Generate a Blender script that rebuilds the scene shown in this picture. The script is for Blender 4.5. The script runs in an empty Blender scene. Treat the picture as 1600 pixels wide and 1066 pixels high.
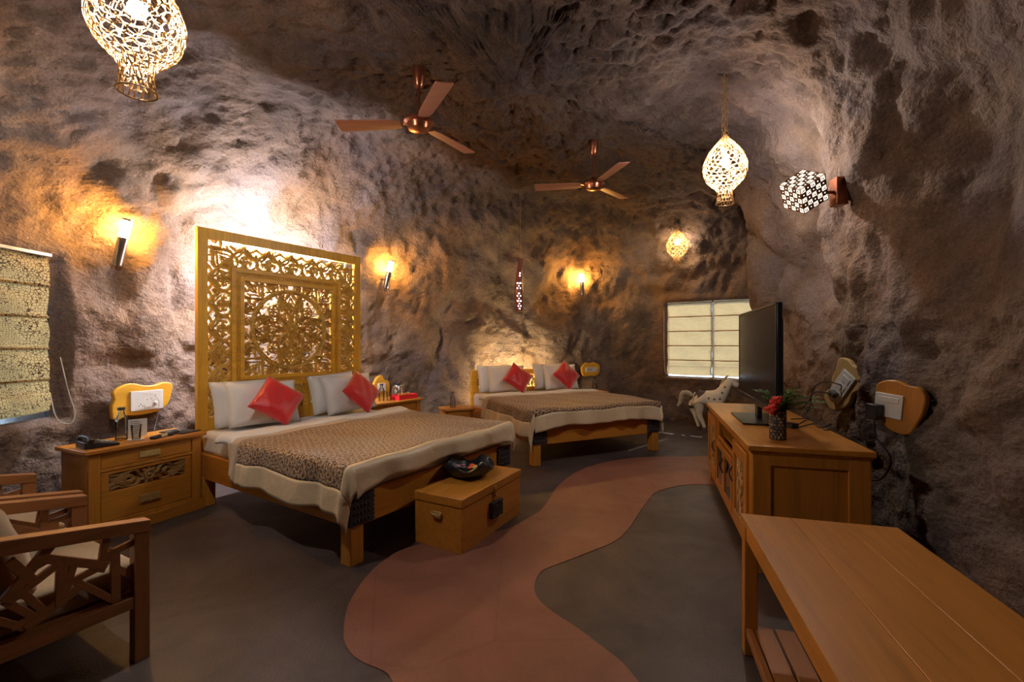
import bpy, bmesh, math, random
import numpy as np
from mathutils import Vector, Matrix
from mathutils.bvhtree import BVHTree
from math import sin, cos, pi, radians, hypot, atan2, sqrt
random.seed(7)
S = bpy.context.scene
COL = S.collection

# ------------------------------------------------------------------ camera, world, sun, exposure
EYE = Vector((0, 0, 1.4))
cam = bpy.data.objects.new('camera', bpy.data.cameras.new('camera'))
COL.objects.link(cam)
cam.location = EYE
cam.rotation_euler = (pi/2, 0, 0)
cam.data.sensor_width = 36
cam.data.lens = 16.07
cam.data.shift_y = 0.0025
cam.data.clip_start = 0.05
S.camera = cam
S.view_settings.view_transform = 'Standard'
S.view_settings.look = 'None'
S.view_settings.gamma = 1
S.view_settings.exposure = 1.3
S.view_settings.use_curve_mapping = False
S.cycles.use_denoising = True
S.cycles.max_bounces = 7
S.cycles.diffuse_bounces = 4
S.cycles.glossy_bounces = 3
S.cycles.transmission_bounces = 6
S.cycles.sample_clamp_indirect = 4
S.cycles.caustics_reflective = False
S.cycles.caustics_refractive = False
wd = bpy.data.worlds.new('daylight')
S.world = wd
wd.use_nodes = True
bg = wd.node_tree.nodes['Background']
bg.inputs[0].default_value = (0.66, 0.82, 1.0, 1)
bg.inputs[1].default_value = 2.6
sun = bpy.data.objects.new('sun', bpy.data.lights.new('sun', 'SUN'))
COL.objects.link(sun)
sun.data.energy = 4
sun.data.angle = radians(1.0)
sun.data.color = (1.0, 0.86, 0.62)
sun.rotation_euler = Vector((0.62, 0.62, 0.55)).to_track_quat('Z', 'Y').to_euler()

# ------------------------------------------------------------------ helpers: tags and meshes
def new_root(name, label, cat, loc=(0, 0, 0), rz=0.0, group=None):
    o = bpy.data.objects.new(name, None)
    o.empty_display_size = 0.1
    COL.objects.link(o)
    o.location = loc
    o.rotation_euler = (0, 0, rz)
    o['label'] = label
    o['category'] = cat
    if group: o['group'] = group
    return o

def tag(o, label, cat, group=None):
    o['label'] = label
    o['category'] = cat
    if group: o['group'] = group
    return o

def copy_thing(src, label, loc, rz):
    def rec(o, parent):
        c = o.copy()
        COL.objects.link(c)
        c.parent = parent
        for ch in [x for x in bpy.data.objects if x.parent == o]:
            rec(ch, c)
        return c
    c = rec(src, None)
    c.location = loc
    c.rotation_euler = (0, 0, rz) if not hasattr(rz, '__len__') else rz
    c['label'] = label
    return c

class MB:
    def __init__(s):
        s.v = []; s.f = []
    def add(s, vs, fs):
        n = len(s.v)
        s.v += [tuple(v) for v in vs]
        s.f += [tuple(i + n for i in f) for f in fs]
        return s
    def box(s, x0, x1, y0, y1, z0, z1):
        vs = [(x, y, z) for z in (z0, z1) for y in (y0, y1) for x in (x0, x1)]
        return s.add(vs, [(0, 2, 3, 1), (4, 5, 7, 6), (0, 1, 5, 4), (2, 6, 7, 3), (0, 4, 6, 2), (1, 3, 7, 5)])
    def bar(s, p, q, w, d, up=(0, 0, 1)):
        # a square bar from p to q, w across, d along 'up'
        p = Vector(p); q = Vector(q); t = (q - p).normalized(); up = Vector(up)
        a = t.cross(up).normalized(); b = a.cross(t).normalized()
        vs = []
        for c in (p, q):
            for i, j in ((-1, -1), (1, -1), (1, 1), (-1, 1)):
                vs.append(c + a*(i*w/2) + b*(j*d/2))
        return s.add(vs, [(3, 2, 1, 0), (4, 5, 6, 7), (0, 1, 5, 4), (1, 2, 6, 5), (2, 3, 7, 6), (3, 0, 4, 7)])
    def tube(s, pts, r, n=8, closed=False):
        pts = [Vector(p) for p in pts]
        m = len(pts); vs = []; prev = None
        for i, p in enumerate(pts):
            if closed: t = pts[(i+1) % m] - pts[i-1]
            else: t = pts[min(i+1, m-1)] - pts[max(i-1, 0)]
            t = t.normalized() if t.length > 1e-9 else Vector((0, 0, 1))
            if prev is None:
                a = t.cross(Vector((0, 0, 1)))
                if a.length < .1: a = t.cross(Vector((1, 0, 0)))
            else: a = prev - t*prev.dot(t)
            a.normalize(); prev = a; b = t.cross(a)
            rr = r[i] if hasattr(r, '__len__') else r
            for k in range(n):
                w = 2*pi*k/n
                vs.append(p + a*(cos(w)*rr) + b*(sin(w)*rr))
        fs = []
        for i in range(m if closed else m-1):
            j = (i+1) % m
            for k in range(n):
                l = (k+1) % n
                fs.append((i*n+k, i*n+l, j*n+l, j*n+k))
        if not closed:
            fs.append(tuple(range(n-1, -1, -1)))
            fs.append(tuple((m-1)*n+k for k in range(n)))
        return s.add(vs, fs)
    def lathe(s, prof, n=24, c=(0, 0, 0), wob=None):
        vs = []; fs = []
        for i, (r, z) in enumerate(prof):
            for k in range(n):
                w = 2*pi*k/n
                rr, zz = (r, z) if wob is None else wob(r, z, w)
                vs.append((c[0]+rr*cos(w), c[1]+rr*sin(w), c[2]+zz))
        for i in range(len(prof)-1):
            for k in range(n):
                l = (k+1) % n
                fs.append((i*n+k, i*n+l, (i+1)*n+l, (i+1)*n+k))
        if prof[0][0] > 1e-4: fs.append(tuple(range(n-1, -1, -1)))
        if prof[-1][0] > 1e-4: fs.append(tuple((len(prof)-1)*n+k for k in range(n)))
        return s.add(vs, fs)
    def slab(s, poly, y0, y1):
        # polygon in x-z, from y0 (front) to y1 (back)
        n = len(poly)
        vs = [(x, y0, z) for x, z in poly] + [(x, y1, z) for x, z in poly]
        fs = [tuple(range(n)), tuple(range(2*n-1, n-1, -1))]
        fs += [(i, i+n, (i+1) % n + n, (i+1) % n) for i in range(n)]
        return s.add(vs, fs)
    def ball(s, c, r, n=10, m=6, sq=(1, 1, 1)):
        prof = [(sin(pi*i/m), -cos(pi*i/m)) for i in range(m+1)]
        vs = []; fs = []
        for rr, z in prof:
            for k in range(n):
                w = 2*pi*k/n
                vs.append((c[0]+rr*cos(w)*r*sq[0], c[1]+rr*sin(w)*r*sq[1], c[2]+z*r*sq[2]))
        for i in range(m):
            for k in range(n):
                l = (k+1) % n
                fs.append((i*n+k, i*n+l, (i+1)*n+l, (i+1)*n+k))
        return s.add(vs, fs)
    def carve(s, pts, w, y0, h, ends=True):
        # a carved ribbon: pts in x-z on the plane y=y0, raised towards -y by h, with a groove along it
        m = len(pts)
        if m < 2: return s
        vs = []
        for i, (x, z) in enumerate(pts):
            a = pts[max(i-1, 0)]; b = pts[min(i+1, m-1)]
            tx, tz = b[0]-a[0], b[1]-a[1]
            l = hypot(tx, tz) or 1
            nx, nz = -tz/l, tx/l
            ww = w[i] if hasattr(w, '__len__') else w
            for o, hh in ((-.5, 0), (-.46, .62), (-.24, 1), (0, .6), (.24, 1), (.46, .62), (.5, 0)):
                vs.append((x+nx*o*ww, y0-hh*h*min(1, ww*60+.25), z+nz*o*ww))
        fs = []
        for i in range(m-1):
            for k in range(6):
                fs.append((i*7+k, i*7+k+1, (i+1)*7+k+1, (i+1)*7+k))
        fs.append(tuple(range(7))[::-1]); fs.append(tuple((m-1)*7+k for k in range(7)))
        return s.add(vs, fs)
    def bead(s, x, z, r, y0, h, n=10):
        vs = []
        for rr, hh in ((1, 0), (.95, .6), (.6, .95)):
            for k in range(n):
                vs.append((x+r*rr*cos(2*pi*k/n), y0-h*hh, z+r*rr*sin(2*pi*k/n)))
        vs.append((x, y0-h*1.1, z))
        fs = []
        for i in range(2):
            for k in range(n):
                l = (k+1) % n
                fs.append((i*n+k, i*n+l, (i+1)*n+l, (i+1)*n+k))
        for k in range(n): fs.append((2*n+k, 2*n+(k+1) % n, 3*n))
        return s.add(vs, fs)

def link_mesh(name, mb, mat, parent=None, bevel=0, smooth=40, loc=None, fixn=True, solid=0, segs=2):
    me = bpy.data.meshes.new(name)
    me.from_pydata(mb.v, [], mb.f)
    if fixn:
        bm = bmesh.new(); bm.from_mesh(me)
        bmesh.ops.recalc_face_normals(bm, faces=bm.faces)
        bm.to_mesh(me); bm.free()
    if smooth:
        me.polygons.foreach_set('use_smooth', [True]*len(me.polygons))
        me.set_sharp_from_angle(angle=radians(smooth))
    for m in (mat if isinstance(mat, (list, tuple)) else [mat]): me.materials.append(m)
    o = bpy.data.objects.new(name, me)
    COL.objects.link(o)
    if parent: o.parent = parent
    if loc: o.location = loc
    if solid:
        m = o.modifiers.new('solid', 'SOLIDIFY'); m.thickness = solid; m.offset = 0
    if bevel:
        m = o.modifiers.new('bevel', 'BEVEL'); m.width = bevel; m.segments = segs; m.limit_method = 'ANGLE'; m.angle_limit = radians(40)
    return o

def box_obj(name, dims, mat, parent=None, bevel=.004, loc=None):
    return link_mesh(name, MB().box(*dims), mat, parent, bevel=bevel, loc=loc)

def spline(ctrl, n=6):
    out = []
    m = len(ctrl)
    for i in range(m-1):
        p0 = ctrl[max(i-1, 0)]; p1 = ctrl[i]; p2 = ctrl[i+1]; p3 = ctrl[min(i+2, m-1)]
        for k in range(n):
            t = k/n
            out.append(tuple(.5*((2*b)+(-a+c)*t+(2*a-5*b+4*c-d)*t*t+(-a+3*b-3*c+d)*t**3) for a, b, c, d in zip(p0, p1, p2, p3)))
    out.append(tuple(ctrl[-1]))
    return out

# ------------------------------------------------------------------ helpers: materials
class NT:
    def __init__(s, name):
        s.m = bpy.data.materials.new(name); s.m.use_nodes = True
        s.t = s.m.node_tree; s.b = s.t.nodes['Principled BSDF']
    def n(s, typ, inp=None, **kw):
        nd = s.t.nodes.new(typ)
        for k, v in kw.items(): setattr(nd, k, v)
        for k, v in (inp or {}).items(): s.set(nd.inputs[k], v)
        return nd
    def set(s, sock, v):
        if isinstance(v, bpy.types.NodeSocket): s.t.links.new(v, sock)
        elif isinstance(v, bpy.types.Node): s.t.links.new(v.outputs[0], sock)
        else: sock.default_value = v
    def math(s, op, a, b=0.0, c=0.0):
        nd = s.t.nodes.new('ShaderNodeMath'); nd.operation = op
        s.set(nd.inputs[0], a); s.set(nd.inputs[1], b); s.set(nd.inputs[2], c)
        return nd.outputs[0]
    def mix(s, f, a, b, blend='MIX'):
        nd = s.t.nodes.new('ShaderNodeMix'); nd.data_type = 'RGBA'; nd.blend_type = blend
        s.set(nd.inputs[0], f); s.set(nd.inputs[6], a); s.set(nd.inputs[7], b)
        return nd.outputs[2]
    def ramp(s, f, stops):
        nd = s.t.nodes.new('ShaderNodeValToRGB')
        e = nd.color_ramp.elements
        e[0].position, e[0].color = stops[0][0], stops[0][1]
        e[1].position, e[1].color = stops[1][0], stops[1][1]
        for p, c in stops[2:]:
            x = e.new(p); x.color = c
        s.set(nd.inputs[0], f)
        return nd.outputs[0]
    def noise(s, vec, scale, detail=4, rough=.55, dist=0.0):
        nd = s.n('ShaderNodeTexNoise', {'Vector': vec, 'Scale': scale, 'Detail': detail, 'Roughness': rough, 'Distortion': dist})
        return nd.outputs[0]
    def bump(s, h, strength=.3, dist=.01, normal=None):
        nd = s.n('ShaderNodeBump', {'Height': h, 'Strength': strength, 'Distance': dist})
        if normal: s.set(nd.inputs['Normal'], normal)
        return nd.outputs[0]
    def P(s, **kw):
        for k, v in kw.items(): s.set(s.b.inputs[k.replace('_', ' ')], v)
        return s.m

def c4(c): return (c[0], c[1], c[2], 1)
def mul(c, k): return (c[0]*k, c[1]*k, c[2]*k, 1)

def plain(name, col, rough=.5, metal=0.0, **kw):
    t = NT(name)
    vec = t.n('ShaderNodeTexCoord').outputs['Object']
    f = t.noise(vec, 25, 3)
    t.P(Base_Color=t.mix(f, mul(col, .88), mul(col, 1.1)), Roughness=rough, Metallic=metal, **kw)
    return t.m

def emit(name, col, strength):
    t = NT(name)
    return t.P(Base_Color=c4(col), Emission_Color=c4(col), Emission_Strength=strength)

def wood(name, col, axis=0, rough=.33, contrast=.28, coat=.08):
    t = NT(name)
    vec = t.n('ShaderNodeTexCoord').outputs['Object']
    sc = [16.0, 16.0, 16.0]; sc[axis] = 1.1
    mp = t.n('ShaderNodeMapping', {'Vector': vec, 'Scale': sc}).outputs[0]
    g1 = t.noise(mp, 1.0, 5, .6, 1.2)
    g2 = t.noise(mp, 5.0, 3, .6, .3)
    blot = t.noise(vec, 3.0, 3, .5)
    g = t.math('ADD', t.math('MULTIPLY', g1, .7), t.math('MULTIPLY', g2, .3))
    c = t.ramp(g, [(.3, mul(col, 1-contrast*1.3)), (.7, mul(col, 1+contrast*.6)), (.5, mul(col, .97))])
    c = t.mix(t.math('MULTIPLY', blot, .35), c, mul(col, .72))
    t.P(Base_Color=c, Roughness=t.math('ADD', t.math('MULTIPLY', g2, .15), rough-.06), Coat_Weight=coat, Coat_Roughness=.3,
        Normal=t.bump(g, .12, .004))
    return t.m

M = {}
GOLD = (.84, .43, .035)
ORNG = (.52, .20, .024)
for ax, s in enumerate('xyz'):
    M['gold_'+s] = wood('golden_wood_'+s, GOLD, ax, .4)
    M['wood_'+s] = wood('orange_wood_'+s, ORNG, ax, .36)
    M['bed_'+s] = wood('bed_wood_'+s, (.57, .225, .028), ax, .38)
    M['chair_'+s] = wood('chair_wood_'+s, (.36, .14, .045), ax, .36)
M['dark_gap'] = plain('dark_recess', (.03, .02, .012), .9)
M['black_plastic'] = plain('black_plastic', (.012, .014, .018), .35)
M['matt_black'] = plain('matt_black', (.02, .022, .028), .6)
M['white_plastic'] = plain('white_plastic', (.72, .70, .66), .35)
M['steel'] = plain('brushed_steel', (.62, .62, .62), .25, 1.0)
M['brass'] = plain('brass', (.75, .50, .18), .35, 1.0)
M['copper'] = plain('brown_copper', (.30, .10, .05), .28, .85)
M['red_satin'] = None

def carved_mat():
    t = NT('carved_gold_wood')
    vec = t.n('ShaderNodeTexCoord').outputs['Object']
    f = t.noise(vec, 60, 4)
    t.P(Base_Color=t.ramp(f, [(.3, (.58, .33, .06, 1)), (.7, (.88, .58, .14, 1))]), Roughness=.42, Normal=t.bump(t.noise(vec, 140, 3), .25, .003))
    return t.m
M['carved'] = carved_mat()
M['carved_brown'] = wood('carved_brown_wood', (.42, .24, .085), 0, .45)

def fabric(name, col, rough=.8, sheen=.3, scale=350, spec=.3, wr=.25):
    t = NT(name)
    vec = t.n('ShaderNodeTexCoord').outputs['Object']
    w = t.noise(vec, scale, 2)
    fold = t.noise(vec, 7, 4, .5, .6)
    t.P(Base_Color=t.mix(w, mul(col, .86), mul(col, 1.06)), Roughness=rough, Sheen_Weight=sheen, Specular_IOR_Level=spec,
        Normal=t.bump(fold, wr, .03, t.bump(w, .15, .002)))
    return t.m
M['linen'] = fabric('white_linen', (.80, .78, .76), .85)
M['red'] = fabric('red_satin', (.64, .015, .020), .42, .5, 300, .5, .45)
M['satin'] = fabric('gold_satin', (.70, .54, .34), .36, .2, 400, .5, .35)
M['blanket'] = fabric('beige_blanket', (.52, .38, .25), .7)
M['beige_seat'] = fabric('beige_seat_fabric', (.33, .25, .165), .85)

def quilt_mat():
    t = NT('brown_vine_jacquard')
    uv = t.n('ShaderNodeTexCoord').outputs['UV']
    nz = t.n('ShaderNodeTexNoise', {'Vector': uv, 'Scale': 14.0, 'Detail': 2.0})
    off = t.n('ShaderNodeVectorMath', {0: nz.outputs['Color'], 1: (.5, .5, .5)}, operation='SUBTRACT').outputs[0]
    off = t.n('ShaderNodeVectorMath', {0: off, 'Scale': .05}, operation='SCALE').outputs[0]
    p = t.n('ShaderNodeVectorMath', {0: uv, 1: off}, operation='ADD').outputs[0]
    def layer(scale, shift, thick):
        q = t.n('ShaderNodeMapping', {'Vector': p, 'Scale': (scale, scale, 1), 'Location': shift, 'Rotation': (0, 0, .5+shift[0])}).outputs[0]
        fl = t.n('ShaderNodeVectorMath', {0: q}, operation='FLOOR').outputs[0]
        rnd = t.n('ShaderNodeTexWhiteNoise', {'Vector': fl}, noise_dimensions='2D').outputs[0]
        flip = t.math('GREATER_THAN', rnd, .5)
        fr = t.n('ShaderNodeVectorMath', {0: q}, operation='FRACTION').outputs[0]
        xyz = t.n('ShaderNodeSeparateXYZ', {0: fr})
        x = t.math('ABSOLUTE', t.math('SUBTRACT', flip, xyz.outputs[0])); y = xyz.outputs[1]
        d1 = t.math('ABSOLUTE', t.math('SUBTRACT', t.math('SQRT', t.math('ADD', t.math('MULTIPLY', x, x), t.math('MULTIPLY', y, y))), .5))
        x2 = t.math('SUBTRACT', 1.0, x); y2 = t.math('SUBTRACT', 1.0, y)
        d2 = t.math('ABSOLUTE', t.math('SUBTRACT', t.math('SQRT', t.math('ADD', t.math('MULTIPLY', x2, x2), t.math('MULTIPLY', y2, y2))), .5))
        th = t.math('ADD', thick, t.math('MULTIPLY', t.math('SINE', t.math('MULTIPLY', t.math('ADD', x, y), 6.28)), thick*.5))
        return t.math('LESS_THAN', t.math('MINIMUM', d1, d2), th)
    a = t.math('MAXIMUM', layer(25.0, (0, 0, 0), .115), layer(31.0, (.37, .61, 0), .06))
    c = t.mix(a, (.075, .032, .017, 1), (.46, .30, .165, 1))
    t.P(Base_Color=c, Roughness=t.math('SUBTRACT', .7, t.math('MULTIPLY', a, .2)), Sheen_Weight=.2, Normal=t.bump(a, .3, .002))
    return t.m
M['vine'] = quilt_mat()

def rock_mat():
    t = NT('painted_cave_rock_shaded_top')
    vec = t.n('ShaderNodeTexCoord').outputs['Object']
    big = t.noise(vec, .75, 4, .55, 0)
    mid = t.noise(vec, 2.2, 4, .5, .15)
    hue = t.noise(t.n('ShaderNodeMapping', {'Vector': vec, 'Location': (9, 4, 2)}).outputs[0], 1.2, 3, .5)
    fine = t.noise(vec, 48, 3, .6)
    c = t.ramp(mid, [(.28, (.105, .068, .052, 1)), (.72, (.27, .180, .125, 1)), (.5, (.180, .118, .084, 1))])
    c = t.mix(t.math('MULTIPLY', t.ramp(hue, [(.42, (0, 0, 0, 1)), (.62, (1, 1, 1, 1))]), .55), c, (.205, .155, .155, 1))
    c = t.mix(t.math('MULTIPLY', t.ramp(big, [(.50, (0, 0, 0, 1)), (.66, (1, 1, 1, 1))]), .5), c, (.29, .150, .060, 1))
    c = t.mix(t.math('MULTIPLY', t.ramp(big, [(.30, (1, 1, 1, 1)), (.46, (0, 0, 0, 1))]), .45), c, (.070, .052, .048, 1))
    c = t.mix(.55, c, t.ramp(fine, [(.3, (.35, .35, .35, 1)), (.7, (1.0, 1.0, 1.0, 1))]), 'MULTIPLY')
    pits = t.n('ShaderNodeTexVoronoi', {'Vector': vec, 'Scale': 26.0, 'Randomness': 1.0}).outputs[0]
    st = t.n('ShaderNodeMapping', {'Vector': vec, 'Scale': (1, 1, 1.5), 'Rotation': (.5, .6, 0)}).outputs[0]
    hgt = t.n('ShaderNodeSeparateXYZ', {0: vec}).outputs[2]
    c = t.mix(t.ramp(t.math('MULTIPLY', t.math('ADD', hgt, t.math('MULTIPLY', big, .8)), .25), [(.82, (0, 0, 0, 1)), (.99, (1, 1, 1, 1))]), c, t.mix(1.0, c, (.42, .38, .38, 1), 'MULTIPLY'))  # ceiling shade put into the colour: rock darkens with height
    chip = t.noise(st, 9, 5, .58, 0)
    b1 = t.bump(chip, .8, .05)
    b2 = t.bump(t.math('ADD', fine, t.math('MULTIPLY', pits, .5)), .6, .014, b1)
    b3 = t.bump(t.noise(vec, 110, 2, .6), .45, .004, b2)
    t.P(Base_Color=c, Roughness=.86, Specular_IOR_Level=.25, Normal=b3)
    return t.m
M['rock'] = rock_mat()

def cement(name, c0, c1, rough):
    t = NT(name)
    vec = t.n('ShaderNodeTexCoord').outputs['Object']
    a = t.noise(vec, 1.7, 6, .65, .6)
    b = t.noise(vec, 90, 3, .6)
    cr = t.n('ShaderNodeTexVoronoi', {'Vector': t.n('ShaderNodeMapping', {'Vector': vec}).outputs[0], 'Scale': .8}, feature='DISTANCE_TO_EDGE').outputs[0]
    cr = t.ramp(cr, [(.0, (.55, .55, .55, 1)), (.006, (1, 1, 1, 1))])
    c = t.mix(t.ramp(a, [(.3, (0, 0, 0, 1)), (.7, (1, 1, 1, 1))]), c4(c0), c4(c1))
    c = t.mix(.22, c, b, 'MULTIPLY')
    c = t.mix(.3, c, cr, 'MULTIPLY')
    t.P(Base_Color=c, Roughness=t.math('ADD', rough, t.math('MULTIPLY', t.noise(vec, 5, 4), .28)), Specular_IOR_Level=.4,
        Normal=t.bump(t.math('ADD', t.math('MULTIPLY', b, .5), a), .35, .01))
    return t.m
M['floor'] = cement('dark_cement', (.036, .026, .027), (.115, .080, .072), .36)
M['path'] = cement('red_oxide_cement', (.22, .082, .052), (.34, .138, .088), .38)

def blind_mat(name, c0, c1, croc):
    t = NT(name)
    vec = t.n('ShaderNodeTexCoord').outputs['Object']
    if croc:
        sc = t.n('ShaderNodeMapping', {'Vector': vec, 'Scale': (40, 40, 50)}).outputs[0]
        sc2 = t.n('ShaderNodeMapping', {'Vector': vec, 'Scale': (62, 62, 76)}).outputs[0]
        d = t.n('ShaderNodeTexVoronoi', {'Vector': sc, 'Scale': 1.0, 'Randomness': .75}, feature='DISTANCE_TO_EDGE').outputs[0]
        d2 = t.n('ShaderNodeTexVoronoi', {'Vector': sc2, 'Scale': 1.0, 'Randomness': .75}, feature='DISTANCE_TO_EDGE').outputs[0]
        msk = t.ramp(t.noise(vec, 2.2, 2), [(.49, (0, 0, 0, 1)), (.52, (1, 1, 1, 1))])
        dd = t.mix(msk, d, d2)
        f = t.ramp(dd, [(.03, (0, 0, 0, 1)), (.10, (1, 1, 1, 1))])
    else:
        f = t.noise(t.n('ShaderNodeMapping', {'Vector': vec, 'Scale': (6, 6, 60)}).outputs[0], 2.2, 4, .7)
    c = t.mix(f, c4(c0), c4(c1))
    tr = t.n('ShaderNodeBsdfTranslucent', {'Color': c})
    df = t.n('ShaderNodeBsdfDiffuse', {'Color': c})
    mx = t.n('ShaderNodeMixShader', {0: .45, 1: df.outputs[0], 2: tr.outputs[0]})
    out = t.t.nodes['Material Output']
    t.t.links.new(mx.outputs[0], out.inputs[0])
    return t.m
M['croc'] = blind_mat('crocodile_print_blind', (.06, .03, .018), (.46, .31, .13), True)
M['weave'] = blind_mat('woven_beige_blind', (.24, .17, .085), (.52, .41, .24), False)
M['batten'] = blind_mat('orange_batten_tape', (.45, .22, .07), (.6, .33, .12), False)

def glass(name, col=(1, 1, 1), rough=.02):
    t = NT(name)
    return t.P(Base_Color=c4(col), Roughness=rough, Transmission_Weight=1.0, IOR=1.45)
def thin_glass(name, col, refl):
    t = NT(name)
    fr = t.n('ShaderNodeFresnel', {'IOR': 1.5})
    k = t.math('MULTIPLY', fr, refl)
    tr = t.n('ShaderNodeBsdfTransparent', {'Color': c4(col)})
    gl = t.n('ShaderNodeBsdfGlossy', {'Color': (1, 1, 1, 1), 'Roughness': .05})
    mx = t.n('ShaderNodeMixShader', {0: k, 1: tr.outputs[0], 2: gl.outputs[0]})
    t.t.links.new(mx.outputs[0], t.t.nodes['Material Output'].inputs[0])
    return t.m
M['glass'] = thin_glass('clear_glass', (.93, .95, .96), 1.8)
M['smoked'] = thin_glass('smoked_glass', (.35, .28, .2), 1.2)
M['pane'] = thin_glass('window_glass', (.95, .98, 1), 1.0)
M['screen'] = plain('tv_screen', (.012, .012, .016), .16, 0, Specular_IOR_Level=.7)
M['alu'] = plain('white_aluminium', (.6, .65, .7), .35, .3)
def cane_mat():
    t = NT('pale_cane')
    return t.P(Base_Color=(.46, .27, .09, 1), Roughness=.5)
M['cane'] = cane_mat()
M['green'] = plain('fern_green', (.12, .21, .06), .6)
M['redpetal'] = plain('red_petals', (.75, .04, .03), .5)

# ------------------------------------------------------------------ numpy noise for the rock
def h3(ix, iy, iz, seed):
    n = (ix.astype(np.int64)*73856093) ^ (iy.astype(np.int64)*19349663) ^ (iz.astype(np.int64)*83492791) ^ (seed*2654435)
    n = (n ^ (n >> 13))*1274126177
    n = (n ^ (n >> 16)) & 0x7fffffff
    return n/2147483647.0
def vnoise(P, seed):
    I = np.floor(P); F = P - I; F = F*F*F*(F*(F*6-15)+10)
    r = 0
    for dx in (0, 1):
        for dy in (0, 1):
            for dz in (0, 1):
                w = (F[:, 0] if dx else 1-F[:, 0])*(F[:, 1] if dy else 1-F[:, 1])*(F[:, 2] if dz else 1-F[:, 2])
                r = r + w*h3(I[:, 0]+dx, I[:, 1]+dy, I[:, 2]+dz, seed)
    return r*2-1
def fbm(P, octs, seed, gain=.5):
    r = 0; a = 1
    for o in range(octs):
        r = r + a*vnoise(P*(2.03**o), seed+o*17); a *= gain
    return r
def worley(P, seed):
    I = np.floor(P); d1 = np.full(len(P), 9.0); d2 = d1.copy()
    for dx in (-1, 0, 1):
        for dy in (-1, 0, 1):
            for dz in (-1, 0, 1):
                a, b, c = I[:, 0]+dx, I[:, 1]+dy, I[:, 2]+dz
                q = np.stack([a+h3(a, b, c, seed), b+h3(a, b, c, seed+1), c+h3(a, b, c, seed+2)], 1)
                d = np.linalg.norm(q-P, axis=1)
                n1 = np.minimum(d1, d); d2 = np.where(d < d1, d1, np.minimum(d2, d)); d1 = n1
    return d1, d2

# ------------------------------------------------------------------ the cave: walls and ceiling in one displaced skin, split by side
PLAN = [(-3.5, -2.2), (-3.47, 0), (-3.45, 1.5), (-3.44, 2.6), (-3.43, 3.3), (-3.36, 3.75), (-3.18, 4.2), (-2.9, 4.85), (-2.45, 5.6), (-1.95, 6.35),
        (-1.4, 6.95), (-.7, 7.4), (.1, 7.8), (1.1, 8.25), (1.9, 8.5), (2.5, 8.5), (2.8, 8.35), (3.3, 7.99), (3.9, 7.56), (4.25, 7.3), (4.2, 6.95),
        (3.5, 6.35), (3.08, 5.9), (3.0, 5.3), (2.92, 4.8), (2.78, 4.2), (2.64, 3.6), (2.50, 3.1), (2.40, 2.6), (2.22, 1.9), (2.1, 1.2), (2.08, 0), (2.1, -2.2), (1.2, -2.4), (-.6, -2.4), (-2.4, -2.4)]
CX, CY = 0.0, 4.0
dens = []
for i in range(len(PLAN)):
    p = [PLAN[(i+k) % len(PLAN)] for k in (-1, 0, 1, 2)]
    for k in range(12):
        t = k/12
        dens.append([.5*((2*b)+(-a+c)*t+(2*a-5*b+4*c-d)*t*t+(-a+3*b-3*c+d)*t**3) for a, b, c, d in zip(*p)])
dens = np.array(dens)
seg = np.linalg.norm(np.roll(dens, -1, 0)-dens, axis=1)
cum = np.concatenate([[0], np.cumsum(seg)])
NU = 900
us = np.linspace(0, cum[-1], NU, endpoint=False)
ext = np.vstack([dens, dens[:1]])
C = np.stack([np.interp(us, cum, ext[:, k]) for k in (0, 1)], 1)
rows = []   # (inward offset, z)
for i in range(58): rows.append((0.0, 1.74*i/58))
for i in range(64):
    th = (pi/2)*i/64
    rows.append((1.05*(1-cos(th)), 1.74+1.93*sin(th)))
NR1 = len(rows)
NC = 74
D = C-np.array([CX, CY]); L = np.linalg.norm(D, axis=1)
V = []
for off, z in rows:
    k = (1-off/L)[:, None]
    V.append(np.concatenate([np.array([CX, CY])+D*k, np.full((NU, 1), z)], 1))
k0 = 1-1.05/L
for i in range(NC):
    f = (1-(i/(NC-1)))
    V.append(np.concatenate([np.array([CX, CY])+D*(k0*f)[:, None], np.full((NU, 1), 3.67)], 1))
V = np.array(V)                      # rows x NU x 3
NR = len(V)
def grid_normals(V):
    du = np.roll(V, -1, 1)-np.roll(V, 1, 1)
    dv = np.empty_like(V); dv[1:-1] = V[2:]-V[:-2]; dv[0] = V[1]-V[0]; dv[-1] = V[-1]-V[-2]
    n = np.cross(du, dv)
    n /= np.linalg.norm(n, axis=2, keepdims=True)+1e-9
    c = np.array([CX, CY, 1.5])
    s = np.sign(np.sum((c-V)*n, axis=2, keepdims=True)); s[s == 0] = 1
    return n*s
N0 = grid_normals(V)
P = V.reshape(-1, 3)
warp = P + .25*np.stack([fbm(P*1.3, 2, 101), fbm(P*1.3, 2, 131), fbm(P*1.3, 2, 151)], 1)
d1, d2 = worley(warp*np.array([1.15, 1.15, .85]), 5)
e1, e2 = worley(warp*np.array([2.6, 2.6, 1.9])+7, 11)
ceilish = np.clip((P[:, 2]-2.9)/.7, 0, 1)
low = np.clip((1.1-P[:, 2])/.8, 0, 1)
disp = (.20*(np.clip(d2-d1, 0, .7)-.38)*(1-.45*ceilish) + .07*(np.clip(e2-e1, 0, .6)-.3) + .085*fbm(P*.9, 3, 31)
        + .030*fbm(P*3.1, 3, 57, .55) + .010*fbm(P*12, 3, 77, .6) - (.024+.022*ceilish)*np.abs(fbm(P*7.5, 3, 97, .55)))
disp = np.where(disp > .05, .05+(disp-.05)*.45, disp) - .02
disp = disp*(1-.35*low)
def sculpt(c, r, a):
    global disp
    q = (P-np.array(c))/np.array(r)
    disp = disp + a*np.exp(-np.sum(q*q, axis=1))
sculpt((1.1, 8.1, 2.65), (.50, .6, .42), -.22)      # pocket around the far wall lamp
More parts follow.
